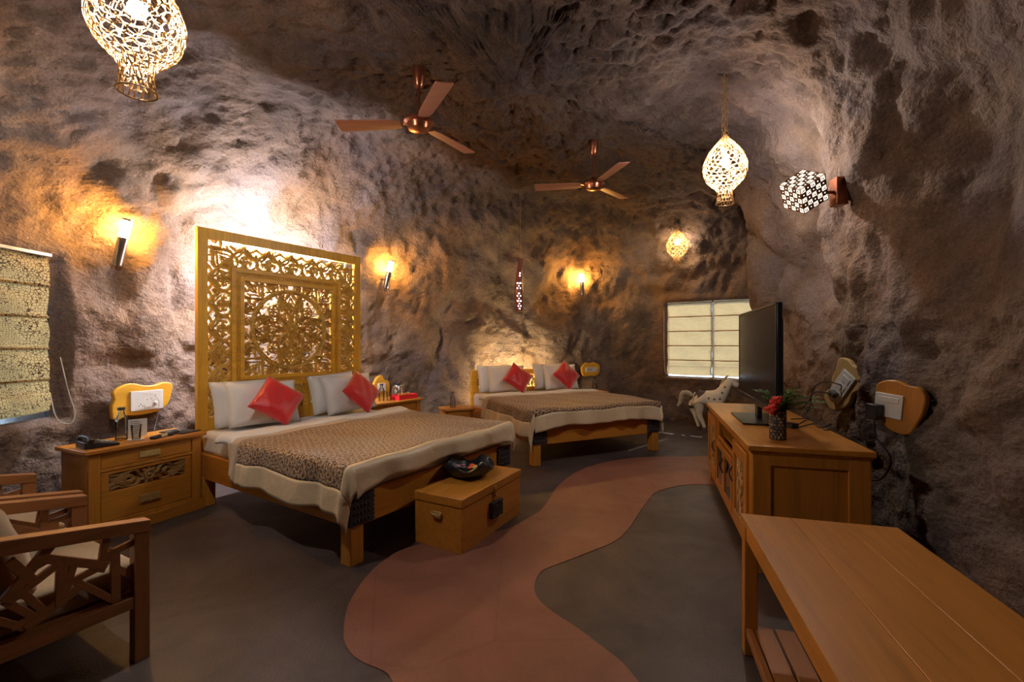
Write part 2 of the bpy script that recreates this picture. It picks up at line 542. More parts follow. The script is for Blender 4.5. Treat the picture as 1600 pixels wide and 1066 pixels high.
sculpt((-3.2, 4.1, 2.25), (.7, .5, .5), .10)
sculpt((2.52, 3.25, 2.9), (.5, .30, .8), .12)       # rib on the right wall
sculpt((2.3, 2.55, 2.3), (.5, .40, .55), -.20)      # hollow beside the rib
sculpt((-2.6, 5.4, 2.9), (.8, .9, .6), -.10)        # dome above the tall headboard
W1 = dict(o=np.array([-3.44, 0.0]), d=np.array([0.0, 1.0]), t0=1.75, t1=3.54, z0=.81, z1=2.08, nrm=np.array([-1.0, 0.0]), dep=.10)
W2 = dict(o=np.array([2.8, 8.35]), d=np.array([.813, -.583]), t0=-.02, t1=1.62, z0=.79, z1=2.16, nrm=np.array([.583, .813]), dep=.15)
cut = np.zeros(len(P), bool)
push = np.zeros((len(P), 3))
for W in (W1, W2):
    rel = P[:, :2]-W['o']
    t = rel@W['d']; n = rel@W['nrm']
    ok = (np.abs(n) < .45) & (P[:, 2] < 2.6)
    dx = np.minimum(t-W['t0'], W['t1']-t); dz = np.minimum(P[:, 2]-W['z0'], W['z1']-P[:, 2])
    ins = np.minimum(dx, dz)
    near = ok & (ins > -.15)
    flat = np.clip((ins+.15)/.15, 0, 1)
    disp = np.where(near, disp*(1-.8*flat)-.02*flat, disp)
    # lip around the opening
    w = np.where(ok, np.clip((ins+.012)/.035, 0, 1), 0); w = w*w*(3-2*w)
    targ = W['dep'] - n
    push[:, :2] += (w*targ)[:, None]*W['nrm']
    cut |= ok & (w > .97)
    disp = np.where(ok & (w > 0), disp*(1-w), disp)
Pd = P + N0.reshape(-1, 3)*disp[:, None] + push
Vd = Pd.reshape(NR, NU, 3)
Nn = grid_normals(Vd).reshape(-1, 3)
cutg = cut.reshape(NR, NU)

def side_of(i):
    x, y = C[i]
    if y < -1.9: return 'wall_front'
    if x < 0 and y < 4.5: return 'wall_left'
    if x > 1.5 and y < 8.0 and not (x > 2.7 and y > 7.1 and y > 7.29): return 'wall_right'
    return 'wall_back'
sides = [side_of(i) for i in range(NU)]
faces_by = {}
RC = 58+30
for r in range(NR-1):
    for i in range(NU):
        j = (i+1) % NU
        if cutg[r, i] and cutg[r, j] and cutg[r+1, i] and cutg[r+1, j]: continue
        k = 'ceiling' if r >= RC else sides[i]
        faces_by.setdefault(k, []).append((r*NU+i, r*NU+j, (r+1)*NU+j, (r+1)*NU+i))
bvh_v = [Vector(p) for p in Pd]
allf = []
for k, fs in faces_by.items():
    allf += fs
    fa = np.array(fs)
    # face winding towards the room
    a, b, c_ = Pd[fa[:, 0]], Pd[fa[:, 1]], Pd[fa[:, 2]]
    fn = np.cross(b-a, c_-a)
    if np.mean(np.sum(fn*Nn[fa[:, 0]], axis=1)) < 0: fa = fa[:, ::-1]
    used = np.unique(fa)
    remap = np.full(len(Pd), -1); remap[used] = np.arange(len(used))
    fa = remap[fa]
    me = bpy.data.meshes.new(k)
    me.vertices.add(len(used)); me.vertices.foreach_set('co', Pd[used].astype(np.float32).ravel())
    me.loops.add(fa.size); me.loops.foreach_set('vertex_index', fa.ravel().astype(np.int32))
    me.polygons.add(len(fa)); me.polygons.foreach_set('loop_start', (np.arange(len(fa))*4).astype(np.int32))
    me.update(calc_edges=True)
    me.polygons.foreach_set('use_smooth', [True]*len(fa))
    me.normals_split_custom_set_from_vertices([tuple(x) for x in Nn[used]])
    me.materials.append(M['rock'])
    o = bpy.data.objects.new(k, me); COL.objects.link(o)
    o['kind'] = 'structure'
bvh = BVHTree.FromPolygons(bvh_v, allf)

def ray(px, py):
    # the rock surface seen in that direction from the room's viewing spot
    d = Vector(((px-800)/714, 1, -(py-537)/714)).normalized()
    loc, nr, _, dist = bvh.ray_cast(EYE, d)
    if nr.dot(d) > 0: nr = -nr
    return loc, nr, d
def at(px, py, z):
    y = (1.4-z)*714/(py-537)
    return Vector(((px-800)/714*y, y, z))

# floor and the red path set in it
fl = MB(); nx = 40
for i in range(nx+1):
    for j in range(nx+1):
        fl.v.append((-4.3+9.2*i/nx, -2.6+11.8*j/nx, 0))
for i in range(nx):
    for j in range(nx):
        a = i*(nx+1)+j; fl.f.append((a, a+nx+1, a+nx+2, a+1))
o = link_mesh('floor', fl, M['floor'], fixn=False); o['kind'] = 'structure'
PL = [(3.361, 5.714), (2.422, 5.659), (1.682, 5.637), (1.176, 5.435), (0.809, 5.112), (0.571, 4.739), (0.425, 4.415), (0.333, 4.103), (0.239, 3.831), (0.105, 3.623), (-0.048, 3.436), (-0.279, 3.322), (-0.499, 3.236), (-0.696, 3.145), (-0.815, 2.985), (-0.875, 2.717), (-0.875, 2.451), (-0.822, 2.232), (-0.767, 2.114), (-0.679, 2.02), (-0.546, 1.949), (-0.495, 1.89), (-0.378, 1.686)]
PR = [(0.632, 1.555), (0.522, 1.89), (0.482, 2.004), (0.423, 2.096), (0.323, 2.242), (0.207, 2.387), (0.144, 2.5), (0.128, 2.611), (0.151, 2.736), (0.204, 2.829), (0.354, 2.941), (0.567, 3.1), (0.73, 3.236), (0.879, 3.448), (1.019, 3.717), (1.169, 3.992), (1.335, 4.274), (1.534, 4.435), (1.74, 4.525), (1.937, 4.525), (2.614, 4.444)]
poly = spline(PL, 4)+[(-.2, 1.2), (0, .4), (.9, .4), (.8, 1.1)]+spline(PR, 4)
bm = bmesh.new()
vs = [bm.verts.new((x, y, .004)) for x, y in poly]
f = bm.faces.new(vs)
bmesh.ops.recalc_face_normals(bm, faces=[f])
if f.normal.z < 0: f.normal_flip()
r = bmesh.ops.extrude_face_region(bm, geom=[f])
for v in [g for g in r['geom'] if isinstance(g, bmesh.types.BMVert)]: v.co.z = -.01
bmesh.ops.triangulate(bm, faces=bm.faces)
bmesh.ops.recalc_face_normals(bm, faces=bm.faces)
me = bpy.data.meshes.new('path'); bm.to_mesh(me); bm.free()
me.materials.append(M['path'])
o = bpy.data.objects.new('path', me); COL.objects.link(o); o['kind'] = 'structure'

# ------------------------------------------------------------------ windows with blinds
def window(name, W, panels, mat, folds, gap_b, label, cat_group, lastgap):
    ang = atan2(W['d'][1], W['d'][0])
    o2 = W['o']
    # local x along the wall, local y outwards
    root = bpy.data.objects.new(name, None); COL.objects.link(root)
    root.location = (o2[0], o2[1], 0)
    flip = W['nrm'][0]*(-sin(ang)) + W['nrm'][1]*cos(ang)
    root.rotation_euler = (0, 0, ang); root['kind'] = 'structure'
    s = 1 if flip > 0 else -1
    t0, t1, z0, z1 = W['t0']-.03, W['t1']+.03, W['z0']-.03, W['z1']+.03
    def yb(a, b): return (min(s*a, s*b), max(s*a, s*b))
    fr = MB()
    dp = W['dep']
    y0, y1 = yb(dp-.02, dp+.04)
    fr.box(t0-.06, t0+.035, y0, y1, z0-.06, z1+.06); fr.box(t1-.035, t1+.06, y0, y1, z0-.06, z1+.06)
    fr.box(t0, t1, y0, y1, z0-.06, z0+.035); fr.box(t0, t1, y0, y1, z1-.035, z1+.06)
    xs = [t0] + [p[1] for p in panels[:-1]] + [t1]
    for x in xs[1:-1]: fr.box(x-.02, x+.02, y0, y1, z0, z1)
    link_mesh('window_frame', fr, M['alu'], root, bevel=.004)
    y0, y1 = yb(dp+.006, dp+.012)
    for a, b in zip(xs[:-1], xs[1:]):
        box_obj('pane', (a+.01, b-.01, y0, y1, z0+.01, z1-.01), M['pane'], root, bevel=0)
    res = []
    for k, (a, b) in enumerate(panels):
        mb = MB(); nxx = 26; nz = 90
        za, zb = W['z0']+gap_b, W['z1']-.015
        A, B = a+.012, b-.012
        for j in range(nz+1):
            v = j/nz; z = za+(zb-za)*v
            ph = (v*folds) % 1.0
            bil = .018*sin(pi*ph)**.7 + (.012 if ph < .08 else 0)
            if v < .12: bil += .02*sin(v/.12*pi)+.01
            for i in range(nxx+1):
                u = i/nxx
                wav = .006*sin(u*9+j*.23+k)+.005*sin(u*17-j*.11)+(.012*sin(u*3.1) if v < .15 else 0)
                sag = -.012*sin(pi*u)*(1 if v < .1 else .15)
                mb.v.append((A+(B-A)*u, s*(dp-.032-bil-wav), z+sag))
        for j in range(nz):
            for i in range(nxx):
                q = j*(nxx+1)+i; mb.f.append((q, q+1, q+nxx+2, q+nxx+1))
        rt = new_root('roman_blind', label[k], 'blind', (o2[0], o2[1], 0), ang, cat_group)
        link_mesh('blind_cloth', mb, mat, rt, fixn=False, smooth=80)
        for q in range(1, folds):
            z = za+(zb-za)*q/folds
            box_obj('batten', (A, B, min(s*(dp-.052), s*(dp-.036)), max(s*(dp-.052), s*(dp-.036)), z-.008, z+.008), M['batten'] if mat is M['weave'] else mat, rt, bevel=.002)
        box_obj('head_rail', (A-.005, B+.005, min(s*(dp-.068), s*(dp-.03)), max(s*(dp-.068), s*(dp-.03)), zb-.012, zb+.012), M['alu'], rt)
        res.append(rt)
    return root, s
window('window_1', W1, [(1.76, 2.58), (2.60, 3.460)], M['croc'], 5, .085,
       ['crocodile print roman blind at the left edge of the picture, far side of the pair', 'crocodile print roman blind in the left window above the armchairs'], 'crocodile print blinds in the left window', 0)
window('window_2', W2, [(.0, .79), (.80, 1.60)], M['weave'], 5, .05,
       ['beige woven roman blind with bright sun patch, left one above the painted horse', 'beige woven roman blind partly behind the rock corner and television'], 'beige blinds in the far window', 0)
cord = MB().tube(spline([(-3.36, 3.40, 1.30), (-3.33, 3.43, 1.05), (-3.31, 3.46, .88), (-3.32, 3.44, .80), (-3.36, 3.38, .84), (-3.39, 3.36, 1.0)], 6), .0035, 6)
tag(link_mesh('blind_cord', cord, M['white_plastic']), 'white looped pull cord hanging beside the crocodile print blind', 'cord')
cord = MB().tube(spline([(2.74, 8.24, 2.0), (2.74, 8.24, 1.4), (2.75, 8.23, .95), (2.78, 8.2, .86), (2.81, 8.19, .95), (2.81, 8.2, 2.0)], 6), .004, 6)
tag(link_mesh('blind_cord', cord, M['white_plastic']), 'thin white pull cord beside the beige blinds above the horse', 'cord')

# ------------------------------------------------------------------ carved motifs
HEART = [(0, 1.02), (-.10, .82), (-.30, .66), (-.46, .42), (-.43, .16), (-.25, .02), (-.08, .10), (-.07, .27), (-.19, .36), (-.30, .29)]
HIN = [(0, .80), (-.12, .62), (-.27, .50), (-.30, .40)]
STEM = [(0, .02), (-.02, .2), (0, .42), (.0, .62)]
def xf(pts, ox, oz, s, rot, mir=1, sx=1.0):
    c, n = cos(rot), sin(rot)
    return [(ox+(x*mir*sx*c-z*n)*s, oz+(x*mir*sx*n+z*c)*s) for x, z in pts]
def heart(mb, ox, oz, s, rot=0.0, sx=1.0, y=0.0, h=.018, w=.085):
    for m in (1, -1):
        mb.carve(xf(spline(HEART, 4), ox, oz, s, rot, m, sx), w*s, y, h)
        mb.carve(xf(spline(HIN, 4), ox, oz, s, rot, m, sx), w*s*.75, y, h*.8)
        mb.bead(*xf([(-.24*m, .22)], ox, oz, s, rot, 1, sx)[0], .055*s, y, h)
        mb.carve(xf(spline([(-.05, .55), (-.12, .44), (-.08, .36)], 3), ox, oz, s, rot, m, sx), w*s*.6, y, h*.8)
        mb.carve(xf(spline([(-.50, .98), (-.36, .86), (-.22, .80), (-.12, .9)], 3), ox, oz, s, rot, m, sx), w*s*.85, y, h*.8)
        mb.carve(xf(spline([(-.50, .72), (-.44, .60), (-.50, .48)], 3), ox, oz, s, rot, m, sx), w*s*.7, y, h*.8)
    mb.carve(xf(spline(STEM, 4), ox, oz, s, rot, 1, sx), w*s*.8, y, h*.9)
    mb.bead(*xf([(0, .47)], ox, oz, s, rot)[0], .05*s, y, h)
def ring(mb, x, z, r, w, y, h, n=28):
    mb.carve([(x+r*cos(2*pi*k/n), z+r*sin(2*pi*k/n)) for k in range(n+1)], w, y, h)
def filler(mb, x0, x1, z0, z1, n, y, h, seed, size=.03):
    rr = random.Random(seed)
    for k in range(n):
        x = rr.uniform(x0+size*.6, x1-size*.6); z = rr.uniform(z0+size*.6, z1-size*.6); a = rr.uniform(0, 6.28); s = size*rr.uniform(.7, 1.3); m = rr.choice((-1, 1))
        mb.carve(xf([(0, 0), (.5, .35), (.6, .9), (.15, 1.2), (-.35, .9), (-.25, .45), (.1, .55)], x, z, s, a, m), s*.34, y, h)
def flower(mb, x, z, r, y, h, petals=8):
    for k in range(petals):
        a = 2*pi*k/petals
        mb.carve(xf(spline([(0, .25), (.0, .6), (0, 1.0)], 3), x, z, r, a), [r*q for q in (.16, .2, .28, .36, .40, .36, .2)][:7], y, h)
    mb.bead(x, z, r*.28, y, h*1.3)

# ------------------------------------------------------------------ beds
def drape(W, a0, a1, b0, b1, ztop, R=.05, na=84, nb=84, seed=0):
    rnd = random.Random(seed)
    ph = [rnd.uniform(0, 6.28) for _ in range(8)]
    V = {}; uvs = []
    def pt(a, b):
        ex = -a if a < 0 else (a-W if a > W else 0)
        eb = -b if b < 0 else 0
        sx = -1 if a < 0 else 1
        e = hypot(ex, eb)
        if ex > 0 and eb > 0: e *= 1+.34*min(ex, eb)/max(ex, eb)
        elif eb > 0: e += .07*(math.exp(-a/.13)+math.exp(-(W-a)/.13))*min(1, eb/.1)
        bx = min(max(a, 0), W); by = max(b, 0)
        z = ztop + .007*sin(a*5+ph[0])*sin(b*4+ph[1]) + .004*sin(a*13+b*7+ph[2])
        if e < 1e-6: return (bx, by, z)
        dx, dy = sx*ex/e, -eb/e
        arc = R*pi/2
        if e < arc:
            hx = R*sin(e/R); dz = R*(1-cos(e/R))
        else:
            hx = R + (e-arc)*.10; dz = R+(e-arc)*.99
        run = (b if ex > eb else a)
        amp = .020*min(1, max(0, e-.04)/.2)
        hx += amp*(sin(run*11+ph[3])+.6*sin(run*23+ph[4]+1.5*sin(run*5)))
        dz += .006*sin(run*9+ph[5])*min(1, e/.2)
        return (bx+dx*hx, by+dy*hx, z-dz)
    return pt

def sheet(mb, pt, A, B, uv):
    n = len(mb.v)
    for b in B:
        for a in A:
            mb.v.append(pt(a, b)); uv.append((a, b))
    for j in range(len(B)-1):
        for i in range(len(A)-1):
            q = n+j*len(A)+i
            mb.f.append((q, q+1, q+len(A)+1, q+len(A)))

def sheet_obj(name, mb, uv, mat, parent, solid=.008):
    o = link_mesh(name, mb, mat, parent, fixn=False, smooth=80, solid=solid)
    me = o.data
    lay = me.uv_layers.new(name='cloth')
    for lp in me.loops: lay.data[lp.index].uv = uv[lp.vertex_index]
    return o

def lin(a, b, step=.02):
    n = max(1, int(round((b-a)/step)))
    return [a+(b-a)*i/n for i in range(n+1)]

def make_bed(root, W, Lb, tall):
    # x along the foot, y towards the headboard
    b = root
    box_obj('side_rail', (0.01, .055, .09, Lb, .24, .45), M['bed_y'], b, .005)
    box_obj('side_rail', (W-.055, W-.01, .09, Lb, .24, .45), M['bed_y'], b, .005)
    box_obj('foot_rail', (.09, W-.09, .01, .055, .235, .45), M['bed_x'], b, .005)
    for x in (0, W-.10):
        box_obj('leg', (x, x+.10, 0, .10, 0, .25), M['bed_z'], b, .005)
    for x in (0, W-.10):
        box_obj('leg', (x, x+.10, Lb-.14, Lb-.04, 0, .25), M['bed_z'], b, .005)
    for x0, x1, d in ((-.012, .17, 1), (W-.17, W+.012, -1)):
        m = MB(); m.box(x0, x1, -.012, .10, .25, .44)
        n = 7
        for i in range(n):
            z = .262+.17*i/(n-1)
            xe = x1+.004 if d > 0 else x0-.004
            m.ball((xe, .0, z), .014, 8, 5)
        for i in range(5):
            for j in range(4):
                m.ball((x0+.03+.028*i, -.014, .28+.045*j), .011, 7, 4)
        link_mesh('corner_block', m, M['carved_dark'] , b, bevel=.003)
    box_obj('slatted_base', (.055, W-.055, .055, Lb, .40, .43), M['bed_y'], b, 0)

M['carved_dark'] = plain('carved_blackened_wood', (.035, .03, .035), .5)

def mattress(W, Lb, rootloc, rz, label):
    o = box_obj('mattress', (.04, W-.04, .03, Lb-.01, .43, .635), M['linen'], None, .05)
    o.modifiers['bevel'].segments = 4
    o.location = rootloc; o.rotation_euler = (0, 0, rz)
    tag(o, label, 'mattress')
    return o

def bedding(W, loc, rz, dropL, dropF, dropR, bq, label, label2, seed, Lb):
    pt = drape(W, 0, 0, 0, 0, .650, seed=seed)
    bw = .165
    q = new_root('quilt', label, 'bed cover', loc, rz)
    a0, a1, b0, b1 = -dropL, W+dropR, -dropF, bq
    mb = MB(); uv = []
    sheet(mb, pt, lin(a0+bw, a1-bw), lin(b0+bw, b1), uv)
    sheet_obj('vine_pattern_panel', mb, uv, M['vine'], q)
    pe = lambda a, b: tuple(x+y for x, y in zip(pt(a, b), (0, 0, .001)))
    mb = MB(); uv = []
    sheet(mb, pe, lin(a0, a0+bw), lin(b0, b1), uv)
    sheet(mb, pe, lin(a1-bw, a1), lin(b0, b1), uv)
    sheet(mb, pe, lin(a0+bw, a1-bw), lin(b0, b0+bw), uv)
    o = sheet_obj('satin_border', mb, uv, M['satin'], q)
    o['label'] = 'shiny gold satin border'
    pt2 = drape(W, 0, 0, 0, 0, .646, seed=seed+3)
    mb = MB(); uv = []
    sheet(mb, lambda a, b: tuple(x+y for x, y in zip(pt(a, b), (0, 0, .004))), lin(a0+.02, a1-.02), lin(b1, b1+.16), uv)
    sheet_obj('beige_hem', mb, uv, M['blanket'], q, .014)
    s = new_root('bed_sheet', label2, 'sheet', loc, rz)
    mb = MB(); uv = []
    A = lin(-.10, W+.26, .025); B = lin(b1+.10, b1+.36, .02)
    def ps(a, b):
        x, y, z = pt(a, b)
        k = (b-b1-.10)/.26
        return (x, y, z+.010+.016*sin(pi*min(1, k*1.1))*(1+.4*sin(a*7+seed)))
    sheet(mb, ps, A, B, uv)
    sheet_obj('folded_edge', mb, uv, M['linen'], s, .01)
    return q

def pillow_mesh(w, h, t, n=18, seed=0, pinch=.06):
    rnd = random.Random(seed); ph = [rnd.uniform(0, 6) for _ in range(6)]
    mb = MB()
    for side in (1, -1):
        base = len(mb.v)
        for j in range(n+1):
            for i in range(n+1):
                u = -1+2*i/n; v = -1+2*j/n
                pu = u*(1-pinch*(1-v*v*0)*(1-abs(v))**0*0) ; pv = v
                x = w/2*u*(1-pinch*(1-v*v)); z = h/2*v*(1-pinch*(1-u*u))
                th = t/2*((1-u**4)*(1-v**4))**.55 if abs(u) < 1 and abs(v) < 1 else 0
                th *= 1+.10*sin(u*4+ph[0])*sin(v*3+ph[1])+.05*sin(u*9+v*7+ph[2])
                mb.v.append((x, side*th, z))
        for j in range(n):
            for i in range(n):
                q = base+j*(n+1)+i
                mb.f.append((q, q+1, q+n+2, q+n+1))
    return mb
def weld(o, d=.0006):
    bm = bmesh.new(); bm.from_mesh(o.data)
    bmesh.ops.remove_doubles(bm, verts=bm.verts, dist=d)
    bmesh.ops.recalc_face_normals(bm, faces=bm.faces)
    bm.to_mesh(o.data); bm.free()

def put_pillow(name, size, mat, bedloc, bedrz, pos, lean, roll, yaw, label, cat, seed, group=None):
    o = link_mesh(name, pillow_mesh(*size, seed=seed), mat, None, smooth=80, fixn=False)
    weld(o); o.data.polygons.foreach_set('use_smooth', [True]*len(o.data.polygons))
    Mx = Matrix.Translation(bedloc) @ Matrix.Rotation(bedrz, 4, 'Z') @ Matrix.Translation(pos) @ Matrix.Rotation(yaw, 4, 'Z') @ Matrix.Rotation(lean, 4, 'X') @ Matrix.Rotation(roll, 4, 'Y')
    o.matrix_world = Mx
    tag(o, label, cat, group)
    return o

B1 = Vector((-1.006, 2.85, 0)); R1 = atan2(.841, .542)
B2 = Vector((.24, 5.19, 0)); R2 = radians(25.5)
bed1 = new_root('bed', 'golden wooden double bed with tall square carved headboard', 'bed', B1, R1)
make_bed(bed1, 1.80, 2.08, True)
bed2 = new_root('bed', 'golden wooden double bed with low headboard, farther back by the rear wall', 'bed', B2, R2)
make_bed(bed2, 1.86, 2.05, False)
mattress(1.80, 2.08, B1, R1, 'thick white mattress on the bed with the tall carved headboard')
mattress(1.86, 2.05, B2, R2, 'thick white mattress on the farther low-headboard bed')
bedding(1.80, B1, R1, .345, .165, .17, 1.25, 'brown vine-patterned bed cover with gold satin border on the tall-headboard bed',
        'white top sheet folded back below the pillows of the tall-headboard bed', 1, 2.08)
bedding(1.86, B2, R2, .34, .235, .26, 1.22, 'brown vine-patterned bed cover with gold satin border on the farther bed',
        'white top sheet folded back below the pillows of the farther bed', 5, 2.05)

# tall headboard
def headboard_tall(bed):
    Wd = 1.74; y0 = 2.085; zt = 2.43; zb = .40
    hb = MB()
    p = .085
    hb.box(.02, .02+p, y0, y0+.055, 0, zt); hb.box(.02+Wd-p, .02+Wd, y0, y0+.055, 0, zt)
    hb.box(.02+p, .02+Wd-p, y0+.001, y0+.054, zt-.095, zt); hb.box(.02+p, .02+Wd-p, y0+.001, y0+.054, zb, .74)
    H = link_mesh('headboard', hb, M['gold_z'], bed, bevel=.005)
    x0, x1, z0, z1 = .30, 1.48, .98, 2.11
    fr = MB(); a = .042; b2 = .075; c = .115
    for (u, v) in ((0, a), (b2, c)):
        yy = y0-.008
        fr.box(x0+u, x0+v, yy, y0+.045, z0+u, z1-u); fr.box(x1-v, x1-u, yy, y0+.045, z0+u, z1-u)
        fr.box(x0+v, x1-v, yy+.0007, y0+.0443, z1-v, z1-u); fr.box(x0+v, x1-v, yy+.0007, y0+.0443, z0+u, z0+v)
    # the floor of the moulding channel
    fr.box(x0+a-.001, x0+b2+.001, y0+.006, y0+.04, z0+a, z1-a); fr.box(x1-b2-.001, x1-a+.001, y0+.006, y0+.04, z0+a, z1-a)
    fr.box(x0+b2, x1-b2, y0+.0065, y0+.0395, z1-b2, z1-a); fr.box(x0+b2, x1-b2, y0+.0065, y0+.0395, z0+a, z0+b2)
    # stiles down to the lower rail
    fr.box(.70, .74, y0+.002, y0+.045, .74, z0); fr.box(1.04, 1.08, y0+.002, y0+.045, .74, z0)
    fr.box(x0, x0+.06, y0+.002, y0+.045, .74, z0); fr.box(x1-.06, x1, y0+.002, y0+.045, .74, z0)
    link_mesh('inner_frame', fr, M['gold_x'], H, bevel=.003)
    zg = MB(); cw = (a+b2)/2; am = .011; st = .024
    def zig(p, q, ax):
        n = int(round((q-p)/st)); return [p+(q-p)*i/n for i in range(n+1)]
    for zc in (z0+cw, z1-cw):
        for sg in (1, -1):
            zg.carve([(x, zc+sg*am*(1 if i % 2 else -1)) for i, x in enumerate(zig(x0+cw, x1-cw, 0))], .007, y0+.008, .010)
    for xc in (x0+cw, x1-cw):
        for sg in (1, -1):
            zg.carve([(xc+sg*am*(1 if i % 2 else -1), z) for i, z in enumerate(zig(z0+cw, z1-cw, 0))], .007, y0+.008, .010)
    link_mesh('zigzag_moulding', zg, M['carved'], H)
    y = y0+.034; h = .030
    # border bands: hearts that point outwards
    bw = x0-(.02+p)
    bd = MB()
    n = 5; s = (x1-x0)/n
    for k in range(n): heart(bd, x0+s*(k+.5), z1-.006, bw+.012, 0, s/(bw+.012)*1.02, y, h, .15)
    filler(bd, .105, 1.675, z1, 2.335, 36, y+.008, h*.8, 1)
    link_mesh('carved_top_band', bd, M['carved'], H)
    n = 6; s = (z1-.74)/n
    bd = MB()
    for k in range(n): heart(bd, x0+.006, .74+s*(k+.5), bw+.012, pi/2, s/(bw+.012)*1.02, y, h, .15)
    for g in ((x0+.02, z1-.02, pi/4),): heart(bd, g[0], g[1], bw*1.34, g[2], .85, y, h, .10)
    filler(bd, .105, x0, .74, z1, 38, y+.008, h*.8, 2)
    link_mesh('carved_left_band', bd, M['carved'], H)
    bd = MB()
    for k in range(n): heart(bd, x1-.006, .74+s*(k+.5), bw+.012, -pi/2, s/(bw+.012)*1.02, y, h, .15)
    heart(bd, x1-.02, z1-.02, bw*1.34, -pi/4, .85, y, h, .10)
    filler(bd, x1, 1.675, .74, z1, 38, y+.008, h*.8, 3)
    link_mesh('carved_right_band', bd, M['carved'], H)
    bd = MB()
    for xc in (.53, .89, 1.25):
        for dx in (-.08, .08): heart(bd, xc+dx, .735, .26, 0, .66, y, h, .11)
        heart(bd, xc, z0+.005, .22, pi, .5, y, h, .10)
    filler(bd, x0, x1, .74, z0, 50, y+.008, h*.8, 4)
    link_mesh('carved_lower_panel', bd, M['carved'], H)
    # medallion
    md = MB(); cx, cz = (x0+x1)/2, (z0+z1)/2; hw = (x1-x0)/2-c
    R = hw*.83
    ring(md, cx, cz, R, .036, y-.004, h, 56)
    ring(md, cx, cz, R-.022, .010, y, h, 56)
    for k in range(72):
        a_ = 2*pi*k/72
        md.bead(cx+R*cos(a_), cz+R*sin(a_), .009, y-.03, .008, 6)
    for k in range(4):
        a_ = k*pi/2
        heart(md, cx-sin(a_)*.055, cz+cos(a_)*.055, R*.86, a_, .80, y, h, .050)
        heart(md, cx-sin(a_)*.075, cz+cos(a_)*.075, R*.50, a_, .66, y, h, .060)
        d = a_+pi/4
        fx, fz = cx-sin(d)*R*.66, cz+cos(d)*R*.66
        ring(md, fx, fz, .052, .013, y, h, 18); flower(md, fx, fz, .042, y, h, 6)
        heart(md, cx-sin(d)*R*.30, cz+cos(d)*R*.30, R*.24, d, .9, y, h, .11)
        for sg in (1, -1):
            e = d+sg*.46
            heart(md, cx-sin(e)*R*.50, cz+cos(e)*R*.50, R*.42, e, .55, y, h, .10)
        # spandrels
        kx, kz = cx-sin(d)*hw*1.36, cz+cos(d)*hw*1.36
        heart(md, kx, kz, .25, d+pi, .95, y, h, .085)
        for sg in (1, -1):
            e = d+sg*.33
            heart(md, cx-sin(e)*(R+.015), cz+cos(e)*(R+.015), .14, e+.25*sg, .8, y, h, .11)
            e = d+sg*.62
            heart(md, cx-sin(e)*(R+.012), cz+cos(e)*(R+.012), .075, e, 1.1, y, h, .12)
    for k in range(44):
        a_ = 2*pi*k/44
        for rr_, s_ in ((.88, .021), (.70, .019)):
            m_ = 1 if k % 2 else -1
            md.carve(xf([(0, 0), (.5, .35), (.6, .9), (.15, 1.2), (-.35, .9), (-.25, .45), (.1, .55)], cx+R*rr_*cos(a_), cz+R*rr_*sin(a_), s_, a_+1.2*k, m_), s_*.36, y+.006, h*.8)
    flower(md, cx, cz, .088, y-.008, h, 12)
    ring(md, cx, cz, .036, .014, y-.02, .018, 20)
    filler(md, x0+c, x1-c, z0+c, z1-c, 130, y+.008, h*.8, 5, .027)
    link_mesh('carved_medallion', md, M['carved'], H)
headboard_tall(bed1)

def headboard_low(bed):
    Wd = 1.80; y0 = 2.055; zt = .985
    hb = MB()
    hb.box(.02, .12, y0, y0+.05, 0, zt); hb.box(.02+Wd-.10, .02+Wd, y0, y0+.05, 0, zt)
    hb.box(.12, Wd-.08, y0+.001, y0+.049, .90, zt); hb.box(.12, Wd-.08, y0+.001, y0+.049, .35, .70)
    hb.box(.33, .70, y0+.002, y0+.048, .70, .90); hb.box(1.14, 1.51, y0+.002, y0+.048, .70, .90)
    H = link_mesh('headboard', hb, M['gold_x'], bed, bevel=.005)
    y = y0+.034
    for a, b in ((.70, 1.14), (.12, .33), (1.51, 1.72)):
        bd = MB(); n = 4 if b-a > .3 else 2; s = (b-a)/n
        for k in range(n): heart(bd, a+s*(k+.5), .705, .19, 0, s/.19*1.0, y, .026, .11)
        link_mesh('carved_panel', bd, M['carved'], H)
headboard_low(bed2)

# pillows
lp = radians
P1 = [
 ((.60, .42, .16), (.37, 1.965, .86), lp(-14), 0, lp(2), 'white pillow leaning at the far left of the tall headboard, behind another pillow'),
 ((.64, .42, .16), (.46, 1.83, .855), lp(-20), lp(2), lp(-4), 'white pillow right behind the left red cushion on the tall-headboard bed'),
 ((.60, .42, .16), (1.30, 1.965, .87), lp(-12), lp(-3), lp(3), 'rear white pillow of the right pair, against the tall carved headboard'),
 ((.64, .42, .16), (1.40, 1.83, .86), lp(-20), lp(-2), lp(-2), 'white pillow right behind the right red cushion on the tall-headboard bed')]
for i, (sz, ps, le, ro, ya, lb) in enumerate(P1):
    put_pillow('pillow', sz, M['linen'], B1, R1, ps, le, ro, ya, lb, 'pillow', 20+i, 'white pillows on the tall-headboard bed')
P2 = [
 ((.60, .42, .16), (.37, 1.93, .86), lp(-12), 0, lp(2), 'rear white pillow at the left end of the low headboard'),
 ((.62, .42, .16), (.50, 1.79, .86), lp(-20), 0, lp(-3), 'white pillow right behind the left red cushion on the farther bed'),
 ((.60, .42, .16), (1.33, 1.93, .87), lp(-12), 0, lp(2), 'rear white pillow of the right pair at the low headboard'),
 ((.62, .42, .16), (1.46, 1.79, .86), lp(-20), 0, lp(-3), 'white pillow right behind the right red cushion on the farther bed')]
